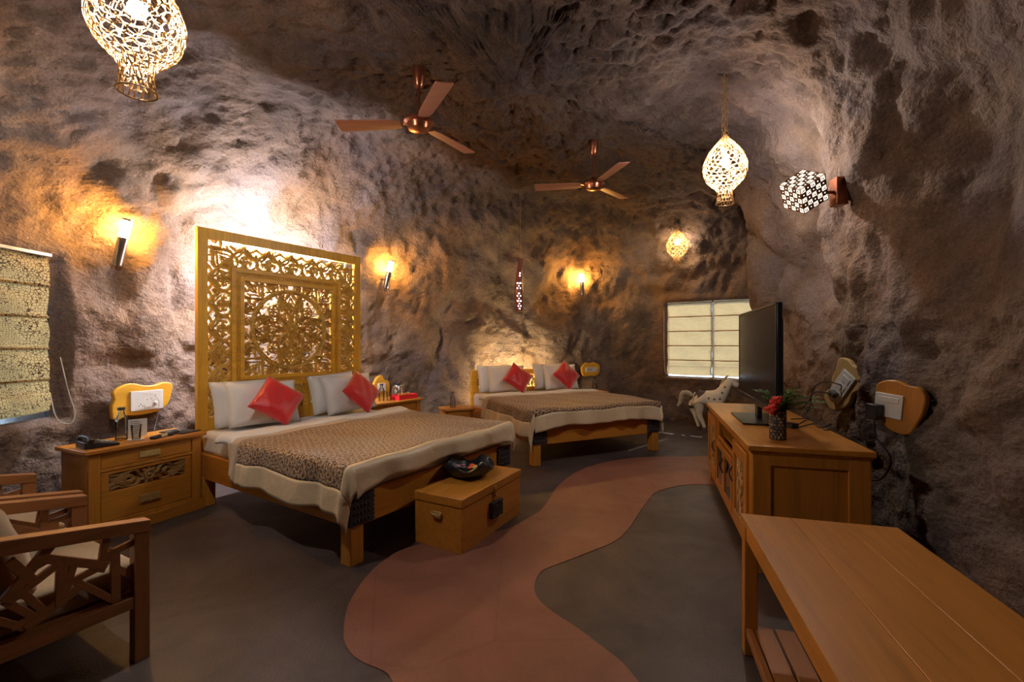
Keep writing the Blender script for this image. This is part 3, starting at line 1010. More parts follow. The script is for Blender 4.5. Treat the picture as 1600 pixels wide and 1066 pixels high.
for i, (sz, ps, le, ro, ya, lb) in enumerate(P2):
    put_pillow('pillow', sz, M['linen'], B2, R2, ps, le, ro, ya, lb, 'pillow', 40+i, 'white pillows on the farther bed')
put_pillow('cushion', (.37, .37, .13), M['red'], B1, R1, (.47, 1.62, .885), lp(-30), lp(38), lp(-8), 'red satin cushion standing on its corner, left one on the tall-headboard bed', 'cushion', 60, 'red satin cushions')
put_pillow('cushion', (.37, .37, .13), M['red'], B1, R1, (1.40, 1.62, .885), lp(-30), lp(52), lp(6), 'red satin cushion standing on its corner, right one on the tall-headboard bed', 'cushion', 61, 'red satin cushions')
put_pillow('cushion', (.37, .37, .13), M['red'], B2, R2, (.60, 1.60, .885), lp(-28), lp(40), lp(0), 'red satin cushion standing on its corner, left one on the farther bed', 'cushion', 36, 'red satin cushions')
put_pillow('cushion', (.37, .37, .13), M['red'], B2, R2, (1.46, 1.60, .90), lp(-28), lp(50), lp(4), 'red satin cushion standing on its corner, right one on the farther bed', 'cushion', 63, 'red satin cushions')

# ------------------------------------------------------------------ nightstands
def nightstand(loc, rz, W, D, label, full=True, H=.65):
    r = new_root('nightstand', label, 'nightstand', loc, rz)
    b = MB()
    if full:
        b.box(.03, .10, .03, .07, .09, H-.03); b.box(W-.10, W-.03, .03, .07, .09, H-.03)
        b.box(.10, W-.10, .03, .07, H-.05, H-.03); b.box(.10, W-.10, .03, .07, .478, .50); b.box(.10, W-.10, .03, .07, .09, .115)
        b.box(.03, .05, .07, D-.02, .09, H-.03); b.box(W-.05, W-.03, .07, D-.02, .09, H-.03); b.box(.05, W-.05, D-.05, D-.02, .09, H-.03)
        link_mesh('body', b, M['wood_z'], r, bevel=.003)
        box_obj('plinth', (.015, W-.015, .012, D-.01, 0, .09), M['wood_x'], r)
        box_obj('top', (0, W, 0, D, H-.03, H), M['wood_x'], r, .006)
        dr = box_obj('drawer', (.105, W-.105, .038, .34, .503, H-.053), M['wood_x'], r, .003)
        hp = MB().box(W/2-.07, W/2+.07, .026, .04, .53, .575)
        for k in range(6): hp.carve(spline([(W/2-.06+.02*k, .537), (W/2-.05+.02*k, .553), (W/2-.057+.02*k, .568)], 3), .009, .026, .008)
        h_ = link_mesh('carved_handle', hp, M['brass_wood'], dr, bevel=.002); h_['label'] = 'pale carved handle plate'
        # lower drawer with pierced carved strip
        d2 = MB()
        x0, x1 = .105, W-.105; c0, c1 = x0+.045, x1-.045
        d2.box(x0, x1, .038, .06, .118, .325); d2.box(x0, x1, .038, .06, .452, .474)
        d2.box(x0, c0, .038, .06, .325, .452); d2.box(c1, x1, .038, .06, .325, .452)
        d2.box(x0+.002, x1-.002, .075, .34, .12, .472)
        dd = link_mesh('drawer', d2, M['wood_x'], r, bevel=.003)
        cv = MB(); cx, cz = W/2, .388; y = .062; hh = .022
        flower(cv, cx, cz, .062, y, hh, 9); ring(cv, cx, cz, .03, .016, y-.008, .018, 16)
        for m in (1, -1):
            def q(p): return [(cx+m*a*(c1-cx), cz+b_*.064) for a, b_ in spline(p, 5)]
            cv.carve(q([(.22, .15), (.32, .85), (.50, .85), (.72, .25), (1, -.30)]), .020, y, hh)
            cv.carve(q([(.22, -.15), (.32, -.85), (.50, -.85), (.72, -.25), (1, .30)]), .020, y, hh)
            cv.carve(q([(.38, 0), (.50, .35), (.66, .1), (.8, 0)]), .024, y, hh)
            cv.carve(q([(.38, 0), (.50, -.35), (.66, -.1), (.8, 0)]), .024, y, hh)
            cv.carve(q([(.62, .9), (.75, .6), (.9, .75), (1, .9)]), .018, y, hh*.9)
            cv.carve(q([(.62, -.9), (.75, -.6), (.9, -.75), (1, -.9)]), .018, y, hh*.9)
            cv.carve(q([(.70, .55), (.85, .3), (1, .55)]), .015, y, hh*.9)
            cv.carve(q([(.70, -.55), (.85, -.3), (1, -.55)]), .015, y, hh*.9)
        cvo = link_mesh('carved_strip', cv, M['carved_brown'], dd); cvo['label'] = 'carved flower and leaf strip'
        hp = MB().box(W/2-.07, W/2+.07, .024, .04, .185, .245)
        for k in range(6): hp.carve(spline([(W/2-.06+.02*k, .193), (W/2-.048+.02*k, .215), (W/2-.057+.02*k, .237)], 3), .010, .024, .009)
        link_mesh('carved_handle', hp, M['carved_brown'], dd, bevel=.002)
    else:
        b.box(.02, W-.02, .04, D-.01, .05, H-.03)
        link_mesh('body', b, M['wood_z'], r, bevel=.004)
        box_obj('top', (0, W, 0, D, H-.03, H), M['wood_x'], r, .006)
        box_obj('plinth', (.01, W-.01, .02, D, 0, .05), M['wood_x'], r)
        dr = box_obj('drawer', (.05, W-.05, .025, .06, H-.17, H-.045), M['wood_x'], r, .003)
        link_mesh('knob', MB().ball((W/2, .012, H-.11), .014), M['brass'], dr)
        box_obj('door', (.05, W-.05, .025, .045, .08, H-.19), M['wood_x'], r, .003)
    return r
M['brass_wood'] = plain('pale_brass_wood', (.62, .44, .16), .4, .2)
NS1 = Vector((-2.94, 3.15, 0)); NR1_ = atan2(.91, .413)
nightstand(NS1, NR1_, .82, .43, 'wide two-drawer nightstand with carved flower strip beside the armchairs')
NS2 = Vector((-1.73, 5.52, 0)); NR2_ = atan2(.80, .50)
nightstand(NS2, NR2_, .95, .50, 'wide nightstand holding the kettle and red tray, between the beds')
NS3 = Vector((-.93, 6.40, 0)); NR3_ = radians(25)
nightstand(NS3, NR3_, .44, .38, 'small low nightstand at the left side of the farther bed', False, .47)
NS4 = B2 + Matrix.Rotation(R2, 3, 'Z') @ Vector((1.90, 1.62, 0))
nightstand(NS4, R2, .40, .38, 'small nightstand at the right side of the farther bed, hidden behind pillows', False, .60)

# ------------------------------------------------------------------ trunk and bowl
TR = Vector((-.331, 3.03, 0)); TRZ = atan2(.88, .475)
tr = new_root('storage_trunk', 'orange wooden trunk with brass latch at the foot of the nearer bed', 'trunk', TR, TRZ)
TW, TD, TH = .84, .40, .365
box_obj('body', (0, TW, 0, TD, 0, .30), M['bed_x'], tr, .004)
box_obj('lid', (-.006, TW+.006, -.006, TD+.004, .304, TH), M['bed_x'], tr, .005)
la = MB(); la.box(TW*.5-.018, TW*.5+.018, -.014, -.002, .285, .345); la.box(TW*.5-.012, TW*.5+.012, -.022, -.010, .265, .325)
la.tube([(TW*.5+.010*cos(k*pi/5), -.024, .262+.012*sin(k*pi/5)) for k in range(10)], .003, 6, closed=True)
link_mesh('latch', la, M['brass'], tr, bevel=.002)
hd = MB(); hd.box(-.008, 0, .17, .24, .205, .25)
hd.tube(spline([(-.008, .165, .245), (-.026, .18, .238), (-.026, .23, .238), (-.008, .245, .245)], 4), .006, 8)
link_mesh('side_handle', hd, M['brass_wood'], tr)
cb = MB(); cb.box(TW*.5-.075, TW*.5+.075, -.03, .0, .12, .235)
for i in range(6):
    for j in range(5): cb.ball((TW*.5-.062+.025*i, -.031, .132+.023*j), .0105, 7, 4)
for j in range(5): cb.ball((TW*.5+.076, -.018, .132+.023*j), .013, 7, 4)
link_mesh('carved_block', cb, M['carved_dark'], tr, bevel=.003)['label'] = 'dark carved block'

bl = new_root('bowl', 'black wavy-rimmed bowl of petals standing on the orange trunk', 'bowl', at(731, 746, TH)+Vector((0, .03, 0)), .3)
def wob(r, z, w):
    k = min(1, z/.10)
    return r*(1+.10*k*cos(4*w+.5)), z*(1+.26*k*sin(4*w-.4)+.06*sin(3*w))
link_mesh('bowl_body', MB().lathe([(.0001, 0), (.07, .0), (.10, .005), (.15, .035), (.185, .08), (.188, .105), (.172, .112), (.155, .085), (.12, .045), (.06, .03), (.0001, .028)], 48, wob=wob), M['black_gloss'] if 'black_gloss' in M else M['black_plastic'], bl, smooth=70)
for (x, y, c, lb) in ((.02, -.03, (.8, .10, .02), 'orange'), (-.06, .03, (.30, .16, .2), 'mauve'), (.05, -.085, (.7, .5, .15), 'yellow')):
    fm = MB(); rr = random.Random(int(x*1000))
    for k in range(14):
        a = rr.uniform(0, 6.28); q = rr.uniform(0, .036)
        fm.ball((x+q*cos(a), y+q*sin(a), .066+rr.uniform(0, .026)), .019, 7, 4, (1.1, 1.1, .5))
    o = link_mesh('flower', fm, plain('petals_'+lb, c, .6), None)
    o.matrix_world = Matrix.Translation(bl.location) @ Matrix.Rotation(.3, 4, 'Z')
    tag(o, lb+' flower head lying in the black bowl on the trunk', 'flower', 'flowers in the black bowl')

# ------------------------------------------------------------------ armchairs
BARS = [(-0.425, 0.585, -0.379, 0.51), (-0.325, 0.611, -0.436, 0.468), (-0.421, 0.458, -0.307, 0.528), (-0.339, 0.57, -0.167, 0.472), (-0.151, 0.584, -0.167, 0.472), (-0.288, 0.533, -0.295, 0.383), (-0.256, 0.507, -0.288, 0.38), (-0.167, 0.465, -0.264, 0.445), (-0.043, 0.529, -0.14, 0.508), (-0.121, 0.504, -0.119, 0.31), (-0.134, 0.509, -0.162, 0.459), (-0.254, 0.447, -0.14, 0.32), (-0.234, 0.415, -0.377, 0.335), (-0.392, 0.456, -0.343, 0.37), (-0.438, 0.448, -0.366, 0.357), (-0.363, 0.365, -0.413, 0.352), (-0.107, 0.429, -0.043, 0.358), (-0.043, 0.43, -0.084, 0.408), (-0.452, 0.385, -0.404, 0.341), (-0.396, 0.536, -0.334, 0.559)]
def armchair(loc, rz, label):
    r = new_root('armchair', label, 'armchair', loc, rz, 'lattice-sided armchairs')
    Wc = .72
    for y, s in ((.025, 1), (Wc-.025, -1)):
        f = MB()
        ys = (y-.025, y+.025)
        # sloping armrest: higher at the back
        arm = MB().slab([(.0, .56), (.0, .612), (-.62, .715), (-.62, .655)], y-.03, y+.03)
        link_mesh('armrest', arm, M['chair_x'], r, bevel=.003)
        link_mesh('leg', MB().box(-.06, -.002, ys[0], ys[1], 0, .565), M['chair_z'], r, bevel=.003)
        link_mesh('leg', MB().slab([(-.56, 0), (-.50, 0), (-.46, .30), (-.475, .64), (-.53, .65), (-.53, .30)], ys[0], ys[1]), M['chair_z'], r, bevel=.003)
        box_obj('side_rail', (-.475, -.055, ys[0]+.004, ys[1]-.004, .24, .292), M['chair_x'], r, .003)
        lt = MB()
        for k, (x0, z0, x1, z1) in enumerate(BARS):
            d = Vector((x1-x0, 0, z1-z0)).normalized()*.018
            a = Vector((x0, y, z0))-d; b = Vector((x1, y, z1))+d
            w = .034 if k in (1, 3, 5, 9, 12, 0) else .026
            lt.bar(a, b, .024-.0006*k, w, (d.z, 0, -d.x))
        link_mesh('lattice_panel', lt, M['chair_x'], r, bevel=.002)
    fr = MB(); fr.box(-.50, -.03, .05, Wc-.05, .265, .30)
    link_mesh('seat_base', fr, M['chair_x'], r, bevel=.003)
    link_mesh('front_rail', MB().box(-.05, -.012, .05, Wc-.05, .235, .30), M['chair_y'], r, bevel=.003)
    sc = box_obj('seat_cushion', (-.50, -.02, .055, Wc-.055, .302, .43), M['beige_seat'], r, .035)
    sc.modifiers['bevel'].segments = 4
    bk = link_mesh('back_cushion', pillow_mesh(.60, .44, .17, seed=3), M['beige_seat'], r, fixn=False, smooth=80)
    weld(bk)
    bk.matrix_local = Matrix.Translation((-.44, Wc/2, .60)) @ Matrix.Rotation(pi/2, 4, 'Z') @ Matrix.Rotation(radians(-22), 4, 'X')
    link_mesh('back_frame', MB().bar((-.56, .05, .78), (-.56, Wc-.05, .78), .035, .06).bar((-.52, .05, .45), (-.52, Wc-.05, .45), .03, .05), M['chair_y'], r, bevel=.003)
    return r
ca = atan2(.875, .485)
ch1 = armchair((-1.62, 2.05, 0), ca, 'brown lattice-sided wooden armchair nearest, at the bottom left corner')
copy_thing(ch1, 'brown lattice-sided wooden armchair farther back, next to the wide nightstand', (-1.62-.875*.765, 2.05+.485*.765+.02, 0), ca)

# ------------------------------------------------------------------ television cabinet
CB = Vector((1.43, 2.77, 0)); CR = atan2(-.286, .958)
cb = new_root('tv_cabinet', 'long orange wooden television cabinet along the right wall', 'cabinet', CB, CR)
CWd, CL, CH = .66, 2.10, .784
b = MB()
b.box(.03, CWd-.02, .03, .055, .10, CH-.045)            # near end panel
b.box(.03, CWd-.02, CL-.055, CL-.03, .10, CH-.045)
b.box(CWd-.04, CWd-.02, .055, CL-.055, .10, CH-.045)
b.box(.03, CWd-.04, .055, CL-.055, .10, .13)
for y in (.60, 1.45): b.box(.045, CWd-.04, y-.012, y+.012, .13, CH-.045)
b.box(.08, CWd-.05, .612, 1.438, .56, .58)
for y0_, y1_ in ((.03, .10), (.58, .62), (1.43, 1.47), (CL-.09, CL-.03)): b.box(.025, .05, y0_, y1_, .10, CH-.045)
b.box(.025, .05, .10, CL-.09, CH-.075, CH-.045); b.box(.025, .05, .10, CL-.09, .10, .15); b.box(.028, .05, .62, 1.43, .545, .575)
link_mesh('carcass', b, M['wood_z'], cb, bevel=.003)
e = MB()                                                   # stile-and-rail frame on the near end
e.box(.03, .13, .018, .03, .10, CH-.045); e.box(CWd-.13, CWd-.02, .018, .03, .10, CH-.045)
e.box(.13, CWd-.13, .018, .03, CH-.12, CH-.045); e.box(.13, CWd-.13, .018, .03, .10, .19)
link_mesh('end_frame', e, M['wood_z'], cb, bevel=.003)
box_obj('top', (0, CWd, 0, CL, CH-.035, CH), M['wood_y'], cb, .005)
box_obj('top_moulding', (.015, CWd-.01, .010, CL-.012, CH-.050, CH-.035), M['wood_y'], cb, .004)
for x in (.03, CWd-.09):
    for y in (.03, CL-.09): box_obj('leg', (x, x+.06, y, y+.06, 0, .10), M['wood_z'], cb, .003)
box_obj('plinth_rail', (.04, .055, .09, CL-.09, .05, .10), M['wood_y'], cb, .002)
def cab_handle(y, z, par):
    link_mesh('handle', MB().tube(spline([(.018, y, z-.06), (-.002, y, z-.045), (-.016, y, z), (-.002, y, z+.045), (.018, y, z+.06)], 4), .005, 8), M['black_plastic'], par)['label'] = 'dark metal bow handle'
for (ya, yb_, hy) in ((.102, .578, .56), (1.472, 2.008, 1.50)):
    d = MB(); z0, z1 = .152, CH-.077
    d.box(.006, .028, ya, ya+.075, z0, z1); d.box(.006, .028, yb_-.075, yb_, z0, z1)
    d.box(.006, .028, ya+.075, yb_-.075, z1-.08, z1); d.box(.006, .028, ya+.075, yb_-.075, z0, z0+.08)
    d.box(.018, .028, ya+.075, yb_-.075, z0+.08, z1-.08)
    dr = link_mesh('door', d, M['wood_z'], cb, bevel=.003)
    # carving on the door: built in x-z, turned to face the room
    cv = MB(); w_ = yb_-ya-.15
    for k, zz in enumerate((.27, .49)): heart(cv, 0, zz-.10, .19, 0, .9, 0, .012, .12)
    flower(cv, 0, .43, .07, 0, .014, 10)
    heart(cv, 0, .66, .17, pi, .9, 0, .012, .12)
    cv.v = [(.018+p[1], ya+.075+w_/2+p[0], p[2]) for p in cv.v]
    link_mesh('carving', cv, M['carved_brown'], dr)
    cab_handle(hy, .46, dr)
for (ya, yb_, hy) in ((.622, 1.022, 1.0), (1.028, 1.428, 1.05)):
    d = MB(); z0, z1 = .152, .543
    d.box(.006, .028, ya, ya+.05, z0, z1); d.box(.006, .028, yb_-.05, yb_, z0, z1)
    d.box(.006, .028, ya+.05, yb_-.05, z1-.05, z1); d.box(.006, .028, ya+.05, yb_-.05, z0, z0+.05)
    dr = link_mesh('door', d, M['wood_z'], cb, bevel=.003)
    box_obj('glass_pane', (.014, .018, ya+.045, yb_-.045, z0+.045, z1-.045), M['smoked'], dr, 0)
    cab_handle(hy, .40, dr)

# ------------------------------------------------------------------ side table in front of it
TB = Vector((1.055, 2.11, 0)); TRr = atan2(-.272, .962)
tb = new_root('low_table', 'orange wooden table with slatted lower shelf in front of the cabinet', 'table', TB, TRr)
TLn = 1.75; TWd = .61; THt = .617
pw = TWd/3
for k in range(3):
    box_obj('plank', (k*pw+.0005, (k+1)*pw-.0005, -TLn, 0, THt-.028, THt), M['top_y'] if 'top_y' in M else M['wood_y'], tb, .0022)
ap = MB(); ap.box(.012, .035, -TLn+.02, -.012, THt-.10, THt-.028); ap.box(TWd-.035, TWd-.012, -TLn+.02, -.012, THt-.10, THt-.028)
ap.box(.035, TWd-.035, -.035, -.012, THt-.10, THt-.028); ap.box(.035, TWd-.035, -TLn+.02, -TLn+.043, THt-.10, THt-.028)
link_mesh('apron', ap, M['wood_y'], tb, bevel=.003)
for x in (.004, TWd-.059):
    for y in (-.06, -TLn+.01): box_obj('leg', (x, x+.055, y, y+.055, 0, THt-.029), M['wood_z'], tb, .004)
sh = MB(); sh.box(.012, .04, -TLn+.06, -.06, .085, .125); sh.box(TWd-.04, TWd-.012, -TLn+.06, -.06, .085, .125)
link_mesh('shelf_rail', sh, M['chair_y'], tb, bevel=.003)
ns = 6; sw = (TWd-.08)/ns
for k in range(ns): box_obj('slat', (.04+k*sw+.006, .04+(k+1)*sw-.006, -TLn+.03, -.03, .105, .124), M['chair_y'], tb, .002)

# ------------------------------------------------------------------ television
TVc = Vector((1.43, 2.77, 0)) + Matrix.Rotation(CR, 3, 'Z') @ Vector((.235, .85, 0))
ra = atan2(4.2-2.9, 2.09-1.68)
tv = new_root('television', 'large flat black television standing on the cabinet', 'television', (0, 0, 0), 0)
A = Vector((1.764, 3.045, 0)); ang = ra
tv.location = (A.x, A.y, 0); tv.rotation_euler = (0, 0, ang)
TL_ = 1.05*hypot(1.3, .41)
# local x along the screen (away from the viewer), local y towards the room is +y
tm = MB(); tm.box(0, TL_, -.035, 0, .912, 1.678); link_mesh('casing', tm, M['black_plastic'], tv, bevel=.006)
tm = MB(); tm.box(.12, TL_-.12, -.07, -.035, 1.0, 1.58); link_mesh('back_housing', tm, M['matt_black'], tv, bevel=.015)
box_obj('screen', (.022, TL_-.022, .0005, .003, .960, 1.658), M['screen'], tv, 0)
bz = MB(); bz.box(0, TL_, 0, .008, .912, .956); bz.box(0, TL_, 0, .006, 1.661, 1.678); bz.box(0, .02, 0, .006, .956, 1.661); bz.box(TL_-.02, TL_, 0, .006, .956, 1.661)
link_mesh('bezel', bz, M['black_plastic'], tv, bevel=.002)
link_mesh('stand_neck', MB().box(TL_/2-.05, TL_/2+.05, -.045, -.01, .79, .94), M['black_plastic'], tv, bevel=.006)
sb = box_obj('stand_base', (TL_/2-.32, TL_/2+.26, -.16, .14, .785, .800), M['black_plastic'], tv, .004)

# vase with fern and red flower
vp = at(1215, 686, CH)
vs_ = new_root('vase', 'dark cylindrical vase covered with pebble mosaic on the television cabinet', 'vase', vp, 0)
link_mesh('vase_body', MB().lathe([(.047, 0), (.049, .004), (.049, .186), (.046, .19), (.042, .188), (.042, .02), (.0001, .02)], 28), M['matt_black'], vs_)
rr = random.Random(4)
peb = [M['pebble%d' % k] if 'pebble%d' % k in M else None for k in range(3)]
pcs = [plain('pebble_brown', (.22, .14, .08), .4), plain('pebble_ochre', (.42, .27, .12), .4), plain('pebble_dark', (.10, .07, .05), .4)]
for row in range(9):
    for k in range(13):
        a = 2*pi*(k+.5*(row % 2))/13+rr.uniform(-.04, .04)
        if sin(a) > .45: continue
        z = .016+row*.020
        w, h = rr.choice(((.0090, .0065), (.0075, .0070), (.0060, .0095), (.0085, .0050)))
        if rr.random() < .14: continue
        m = MB(); t_ = Vector((-sin(a), cos(a), 0)); n_ = Vector((cos(a), sin(a), 0))
        c_ = n_*.0487+Vector((0, 0, z)); vv = []
        for d_, s_ in ((0, 1), (.0018, .85)):
            for i_, j_ in ((-1, -1), (1, -1), (1, 1), (-1, 1)):
                vv.append(c_+t_*(w*s_*i_)+n_*d_+Vector((0, 0, h*s_*j_)))
        m.add(vv, [(4, 5, 6, 7), (0, 1, 5, 4), (1, 2, 6, 5), (2, 3, 7, 6), (3, 0, 4, 7)])
        link_mesh('pebble', m, pcs[rr.choice((0, 0, 1, 2))], vs_, smooth=0)
fern = new_root('fern_sprigs', 'green feathery fern sprigs standing in the mosaic vase', 'plant', vp+Vector((0, 0, .03)), 0)
rr = random.Random(9)
for k in range(14):
    a = [-.3, .25, -.7, -.1, 2.2, -1.3, -1.2, 3.1, .1, -.5, .05, 2.7, -.15, -1.0][k]; reach = [.26, .20, .18, .14, .12, .12, .13, .09, .30, .22, .16, .14, .24, .17][k]; hgt = [.22, .27, .22, .30, .27, .28, .22, .24, .21, .25, .25, .28, .18, .26][k]
    tip = Vector((cos(a)*reach, sin(a)*reach, hgt))
    stem = spline([(0, 0, .02), (cos(a)*.02, sin(a)*.02, .15), (cos(a)*reach*.5, sin(a)*reach*.5, hgt*.95), tuple(tip)], 7)
    m = MB().tube(stem, .0018, 5)
    for i in range(7, len(stem)-1):
        p = Vector(stem[i]); t = (Vector(stem[i+1])-p).normalized()
        sd = t.cross(Vector((0, 0, 1))).normalized()
        ln = .055*(1-(i-7)/(len(stem)-6))+.014
        for s in (1, -1):
            for q in range(2):
                pp = p+t*(.006*q)
                dirn = (sd*s+t*.6+Vector((0, 0, rr.uniform(-.3, .3)))).normalized()
                e_ = pp+dirn*ln; md_ = pp+dirn*ln*.5
                m.add([pp, md_+t*.005, e_, md_-t*.005], [(0, 1, 2, 3)])
    link_mesh('frond', m, M['green'], fern, fixn=False, smooth=0)
rf = MB(); rr = random.Random(2)
for k in range(26):
    u = k/25
    c = Vector((-.075+.06*u, -.045+.01*u, .19+.075*u))
    rf.ball(c+Vector((rr.uniform(-.02, .02), rr.uniform(-.018, .018), rr.uniform(-.018, .018))), .018, 7, 4, (1, 1, .7))
rf.tube([(0, 0, .03), (-.02, -.01, .16), (-.055, -.035, .23)], .002, 5)
o = link_mesh('flower_spray', rf, M['redpetal'], None, loc=vp)
tag(o, 'bright red flower spray leaning over the rim of the mosaic vase', 'flower')

# cables on the cabinet
bx = at(1233, 668, CH)
o = box_obj('power_adapter', (-.035, .035, -.05, .05, 0, .035), M['matt_black'], None, .005, loc=bx); o.rotation_euler = (0, 0, .4)
tag(o, 'small black power adapter lying behind the mosaic vase', 'adapter')
for k, (q0, q1, q2, q3) in enumerate((((1236, 655), (1262, 652), (1255, 640), (1240, 640)), ((1246, 664), (1265, 655), (1280, 668), (1300, 662)), ((1246, 668), (1275, 662), (1290, 672), (1306, 668)))):
    pts = [at(x, y, CH+.006) for x, y in (q0, q1, q2, q3)]
    o = link_mesh('cable', MB().tube(spline([tuple(p) for p in pts], 8), .004, 6), M['matt_black'])
    tag(o, ['black cable curling behind the mosaic vase towards the television stand', 'black cable looping over the cabinet top, rear one of two', 'black cable lying along the cabinet top, front one of two'][k], 'cable', 'cables on the television cabinet')

# ------------------------------------------------------------------ switch boards
M['slab_pale'] = wood('pale_slab_wood', (.56, .36, .14), 2, .5)
def frame_on(px, py, lift=.0, tilt=0.0, yaw=None):
    loc, nr, d = ray(px, py)
    nh = Vector((nr.x, nr.y, 0)).normalized()
    if yaw is not None: nh = Vector((cos(yaw), sin(yaw), 0))
    # local -y faces the room
    rz = atan2(nh.y, nh.x)+pi/2
    return loc, rz, nh
def board(px, py, outline, plate, name_lab, yaw, roll=0.0, extras=None, mat='gold_x', out=.075):
    loc, rz, nh = frame_on(px, py, yaw=yaw)
    r = new_root('switch_board', name_lab, 'switch board', loc+nh*out, rz)
    r.rotation_euler = (0, roll, rz)
    pts = spline(outline+[outline[0]], 4)[:-1]
    link_mesh('wooden_slab', MB().slab(pts, -.014, .03), M[mat], r, bevel=.008)
    link_mesh('slab_mount', MB().slab([(x*.7, z*.7) for x, z in pts], .028, .10), M['dark_gap'], r)
    x0, x1, z0, z1 = plate
    pl = box_obj('socket_plate', (x0, x1, -.026, -.013, z0, z1), M['white_plastic'], r, .003)
    return r, pl
# left board above the wide nightstand
bd1, pl = board(215, 625, [(-.23, -.13), (-.235, -.03), (-.215, .03), (-.225, .09), (-.16, .14), (-.08, .155), (0, .13), (.08, .125), (.17, .145), (.235, .12), (.225, .03), (.20, -.05), (.14, -.10), (.06, -.12), (-.05, -.125), (-.13, -.115), (-.18, -.145)],
            (-.105, .15, -.085, .085), 'wavy-edged wooden slab with white socket plate above the wide nightstand', radians(-22))
m = MB()
for (x, z) in ((-.03, -.03), (-.015, -.045), (-.045, -.045), (.02, .005), (.05, .01), (.085, .035)): m.ball((x, -.027, z), .0045, 8, 4, (1, .4, 1))
link_mesh('socket_hole', m, M['matt_black'], pl)
m = MB().box(0.0, .05, -.032, -.026, -.06, -.04).box(-.05, .11, -.028, -.026, -.072, -.068).box(-.03, .11, -.028, -.026, .058, .061)
link_mesh('rocker_switch', m, M['white_plastic'], pl, bevel=.002)
link_mesh('dimmer_knob', MB().ball((.085, -.03, -.03), .015, 12, 6, (1, .6, 1)), M['white_plastic'], pl)
cw = MB().tube(spline([(.085, -.03, .03), (.10, -.05, -.02), (.10, -.04, -.12), (.09, -.02, -.22), (.075, -.03, -.27)], 6), .002, 5)
o = link_mesh('charger_cord', cw, M['white_plastic']); o.location = bd1.location; o.rotation_euler = bd1.rotation_euler
tag(o, 'thin pale cord hanging from the socket plate above the wide nightstand', 'cord')
# behind the kettle
bd2, pl = board(588, 604, [(-.16, -.20), (-.15, -.05), (-.11, .06), (-.05, .14), (.03, .16), (.07, .10), (.14, .08), (.17, 0), (.16, -.12), (.14, -.22)], (-.05, .09, -.06, .05), 'wooden slab with small white socket plate behind the kettle nightstand', radians(-33))
m = MB().ball((.02, -.027, .015), .006, 8, 4, (1, .4, 1)).ball((.0, -.027, -.02), .005, 8, 4, (1, .4, 1)).ball((.04, -.027, -.02), .005, 8, 4, (1, .4, 1))
link_mesh('socket_hole', m, M['matt_black'], pl)
# beside bed 2
bd3, pl = board(919, 577, [(-.19, -.06), (-.20, .03), (-.16, .08), (-.11, .125), (-.02, .115), (.05, .13), (.13, .11), (.19, .07), (.20, -.02), (.17, -.09), (.08, -.125), (-.02, -.12), (-.10, -.13), (-.16, -.11)], (-.12, .13, -.045, .04), 'yellow wooden slab with long white switch plate right of the farther bed', radians(-65))
m = MB()
for x in (-.085, -.03): m.box(x, x+.04, -.03, -.026, -.02, .02)
for (x, z) in ((.04, .012), (.07, .012), (.095, -.01), (.025, -.01)): m.ball((x, -.027, z), .006, 8, 4, (1, .4, 1))
link_mesh('rocker_switch', m, plain('grey_switch', (.35, .34, .32), .4), pl, bevel=.002)
# right wall, tilted one with cables
bd4, pl = board(1333, 605, [(-.16, .17), (-.09, .21), (-.03, .20), (.06, .23), (.12, .19), (.13, .10), (.10, .02), (.12, -.06), (.10, -.15), (.03, -.22), (-.06, -.20), (-.10, -.14), (-.08, -.07), (-.12, .0), (-.13, .08)][::-1], (-.07, .06, -.135, .135), 'tilted wooden slab with tall white socket plate and black cables above the cabinet', radians(190), radians(36), mat='slab_pale', out=.09)
m = MB().box(-.045, .035, -.030, -.026, .05, .10).box(-.045, .035, -.030, -.026, -.02, .03)
link_mesh('rocker_switch', m, M['white_plastic'], pl, bevel=.002)
m = MB().box(-.035, .02, -.075, -.026, -.10, -.05); o = link_mesh('plug', m, plain('grey_plug', (.16, .15, .14), .5), None, bevel=.006)
o.location = bd4.location; o.rotation_euler = bd4.rotation_euler
tag(o, 'dark grey plug in the tilted tall socket plate above the cabinet', 'plug')
def wire(pts, r, label, cat='cable', group=None, mat='matt_black'):
    o = link_mesh('cable', MB().tube(spline([tuple(p) for p in pts], 8), r, 6), M[mat])
    return tag(o, label, cat, group)
Mb = Matrix.Translation(bd4.location) @ bd4.rotation_euler.to_matrix().to_4x4()
wire([Mb @ Vector(p) for p in ((0, -.07, -.07), (-.06, -.12, -.10), (-.12, -.10, -.18), (-.14, -.06, -.28), (-.16, -.06, -.40))], .006, 'black cable drooping from the grey plug down behind the cabinet', group='cables on the right wall')
wire([Mb @ Vector(p) for p in ((.0, -.03, .02), (-.07, -.09, -.0), (-.13, -.10, -.09), (-.16, -.05, -.22), (-.13, -.02, -.34), (-.15, .0, -.45))], .005, 'black cable arching out of the middle of the tall socket plate', group='cables on the right wall')
